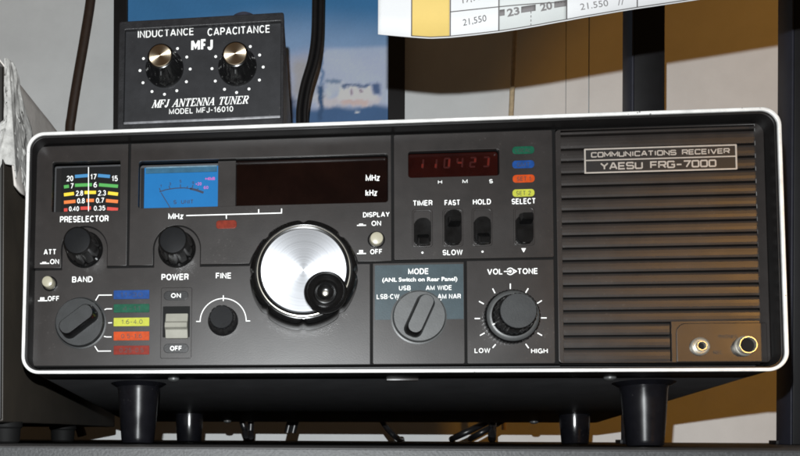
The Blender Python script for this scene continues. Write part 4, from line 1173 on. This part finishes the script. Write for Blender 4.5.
# cables
def W(px, z): return (px[0], px[1], z)
def wp(t, y): return (t[0], y, t[1])
o = tube('brown_cable', [wp((-227.48, 723.06), 480), wp((-234.75, 556.18), 480), wp((-242.34, 458.07), 480), wp((-247.13, 404.05), 480), wp((-253.98, 359.94), 480), wp((-260.86, 320.70), 480), wp((-266.26, 286.29), 480), wp((-268.18, 261.61), 480), wp((-267.19, 152.71), 480), wp((-262.49, 4.26), 484), wp((-256.28, -31.32), 490)], 3.2, M['brown'], None, 16, 1.5)
tag(o, 'flat brown cable hanging down the wall left of the picture frame', 'cable')
BC = thing('black_cable', 'thick black twin cable hanging in front of the picture, right of the tuner', 'cable', (0, 330, 0))
for dx in (-2.3, 2.3):
    pts = [wp((-25.22, 646.77), 0), wp((-26.86, 468.70), 0), wp((-27.61, 363.43), 0), wp((-27.84, 322.92), 0), wp((-28.51, 293.79), 0), wp((-31.24, 274.46), 0), wp((-36.78, 255.22), 0), wp((-39.77, 238.29), 0), wp((-40.26, 222.08), 0), wp((-39.19, 161.16), 0), wp((-40.98, 15.06), 0), wp((-48.86, -28.00), 0)]
    tube('strand', [(x + dx, y + (0.8 if dx > 0 else 0), z) for x, y, z in pts], 2.6, M['black'], BC, 14)
o = tube('tan_wire', [wp((167.10, 694.16), 490), wp((163.25, 524.39), 490), wp((160.95, 420.54), 490), wp((159.63, 363.88), 490), wp((157.98, 321.39), 490), wp((156.33, 280.78), 490), wp((154.85, 241.10), 490), wp((152.24, 99.19), 490), wp((151.84, -23.86), 495)], 2.3, M['tan'], None, 14)
tag(o, 'thin tan wire hanging down the wall below the paper chart', 'wire')
o = tube('black_cable', [wp((-89.48, 13.52), 300), wp((-86.99, -14.07), 300), wp((-83.79, -25.88), 300), wp((-82.98, -31.86), 304), ((-92.44, -32.54)[0], 480, ZS + 2.6)], 2.6, M['black'])
tag(o, 'black cable dropping to the shelf under the receiver, leftmost of those below it', 'cable', 'cables under the receiver')
o = tube('black_cable', [wp((-79.54, 13.82), 306), wp((-79.40, -17.89), 306), wp((-79.75, -27.41), 306), wp((-79.34, -32.17), 310), ((-87.61, -32.52)[0], 480, ZS + 2.6)], 2.6, M['black'])
tag(o, 'black cable dropping to the shelf, right of its close twin below the receiver', 'cable', 'cables under the receiver')
o = tube('black_cable', [wp((16.56, -1.19), 330), wp((26.12, -20.48), 330), wp((36.40, -31.68), 330), ((55.38, -31.86)[0], 480, ZS + 2.4)], 2.3, M['black'])
tag(o, 'thin black cable slanting down to the right under the middle of the receiver', 'cable', 'cables under the receiver')
o = tube('black_cable', [wp((133.61, 3.14), 340), wp((110.45, -16.90), 340), wp((83.96, -31.07), 344), ((103.04, -31.66)[0], 490, ZS + 2.7)], 2.6, M['black'])
tag(o, 'black cable slanting down to the left, upper of the slanting pair near the rear foot', 'cable', 'cables under the receiver')
o = tube('black_cable', [wp((132.84, -5.41), 322), wp((114.74, -18.75), 322), wp((95.00, -30.60), 324), ((118.05, -31.57)[0], 480, ZS + 2.6)], 2.4, M['black'])
tag(o, 'black cable slanting down to the left, lower of the slanting pair near the rear foot', 'cable', 'cables under the receiver')
o = tube('black_cable', [wp((107.82, 6.08), 316), wp((107.93, -21.19), 316), wp((107.98, -31.32), 318), ((138.55, -31.48)[0], 480, ZS + 3.1)], 3.1, M['black'])
tag(o, 'black cable standing upright on the shelf right of the slanting pair', 'cable', 'cables under the receiver')

# paper chart hanging in front of the receiver
def fpap(x): return -83 - 9 * math.exp(-((x - 55) / 45.0) ** 2)
PC = thing('paper_chart', 'white printed frequency chart with a yellow column hanging above the receiver', 'paper chart', (60, -83, 240))
OX, OZ = 60, 240
TOPZ = 290.0
bot = [(-11.24, 128.92), (-5.83, 127.99), (1.45, 126.69), (8.63, 125.48), (16.10, 125.04), (25.29, 124.97), (34.37, 125.11), (41.59, 125.54), (48.82, 126.26), (58.29, 127.58), (70.92, 129.67), (84.57, 132.15), (97.55, 134.33), (108.89, 136.13), (123.70, 138.39), (145.28, 141.37)]
def bz(x):
    for (xa, za), (xb, zb) in zip(bot[:-1], bot[1:]):
        if x <= xb:
            return za + (zb - za) * (x - xa) / (xb - xa)
    return bot[-1][1]
XP0, XP1 = bot[0][0], bot[-1][0]
def patch(name, x0, x1, zlo, zhi, off, mt, parent, nx=40, nz=10, thick=0.25):
    """patch of the curved sheet; zlo / zhi are functions of x"""
    bm_ = bmesh.new()
    gv = []
    for i in range(nx + 1):
        x = x0 + (x1 - x0) * i / nx
        gv.append([bm_.verts.new((x - OX, fpap(x) + 83 - off, zlo(x) + (zhi(x) - zlo(x)) * j / nz - OZ)) for j in range(nz + 1)])
    for i in range(nx):
        for j in range(nz):
            bm_.faces.new((gv[i][j], gv[i + 1][j], gv[i + 1][j + 1], gv[i][j + 1]))
    o_ = link(name, bm_mesh(bm_), mt, parent, 180)
    md_ = o_.modifiers.new('thick', 'SOLIDIFY')
    md_.thickness = thick * S
    md_.offset = 0
    return o_
patch('sheet', XP0, XP1, bz, lambda x: TOPZ, 0.0, M['paper'], PC, 90, 20)
zy = lambda x: bz(x) + 0.35
xa, xb = (1.61, 133.49)[0], (15.88, 131.96)[0]
patch('yellow_column', xa, xb, zy, lambda x: TOPZ - 3, 0.2, M['paperyellow'], PC, 20, 8, 0.05)
xc, xd, xe, xf = (16.14, 131.93)[0], (33.87, 131.39)[0], (58.46, 131.75)[0], (84.95, 134.06)[0]
patch('grey_column', xd, xe, zy, lambda x: TOPZ - 3, 0.2, M['papergrey'], PC, 20, 8, 0.05)
LW = 0.22
for xx in (xa, xc, xd, xe, xf):
    patch('rule_line', xx - LW, xx + LW, zy, lambda x: TOPZ - 3, 0.3, M['chartline'], PC, 2, 8, 0.05)
patch('rule_line', xa, XP1, lambda x: bz(x) + 0.35, lambda x: bz(x) + 0.7, 0.3, M['chartline'], PC, 60, 1, 0.05)
r0, r1 = (16.06, 134.83), (33.82, 134.71)
rs = (r1[1] - r0[1]) / (r1[0] - r0[0])
patch('rule_line', xc, xe, lambda x: r0[1] + rs * 1.25 * (x - r0[0]), lambda x: r0[1] + rs * 1.25 * (x - r0[0]) + 0.36, 0.3, M['chartline'], PC, 40, 1, 0.05)
def ptext(s, b, rot, mt, bold=0.0):
    me_ = text_mesh(s, b, 0, bold=bold, rot=rot)
    for v in me_.vertices:
        x, y, z = v.co
        v.co = (x - OX, fpap(x) + 83 - 0.32 + y, z - OZ)
    link('chart_number', me_, mt, PC)
ptext('21,550', (25.09, 130.49, 8.58, 2.94), 0.10, M['chartline'])
ptext('17,900', (24.87, 139.26, 8.59, 2.94), 0.10, M['chartline'])
ptext('23', (39.04, 132.38, 4.51, 3.07), 0.13, M['chartbar'], 0.03)
ptext('20', (50.97, 133.43, 4.36, 3.05), 0.15, M['chartbar'], 0.03)
ptext('21.550', (68.65, 133.46, 10.49, 2.43), 0.15, M['chartbar'])
ptext('//', (78.69, 134.69, 2.47, 2.47), 0.15, M['chartbar'])
def pbar(a, b, h):
    zz = lambda x: a[1] + (b[1] - a[1]) * (x - a[0]) / (b[0] - a[0])
    patch('time_bar', a[0], b[0], lambda x: zz(x) - h / 2, lambda x: zz(x) + h / 2, 0.3, M['chartbar'], PC, 4, 2, 0.05)
pbar((34.16, 132.44), (35.97, 132.51), 2.4)
pbar((41.92, 132.86), (47.16, 133.24), 2.4)
pbar((53.88, 133.86), (58.27, 134.34), 2.4)
da, db = (45.47, 132.16), (45.49, 125.90)
for k in range(4):
    t0, t1 = k / 4 + .03, k / 4 + .16
    patch('dash_line', da[0] - .15, da[0] + .15, lambda x: da[1] + (db[1] - da[1]) * t1, lambda x: da[1] + (db[1] - da[1]) * t0, 0.3, M['chartbar'], PC, 1, 1, 0.05)
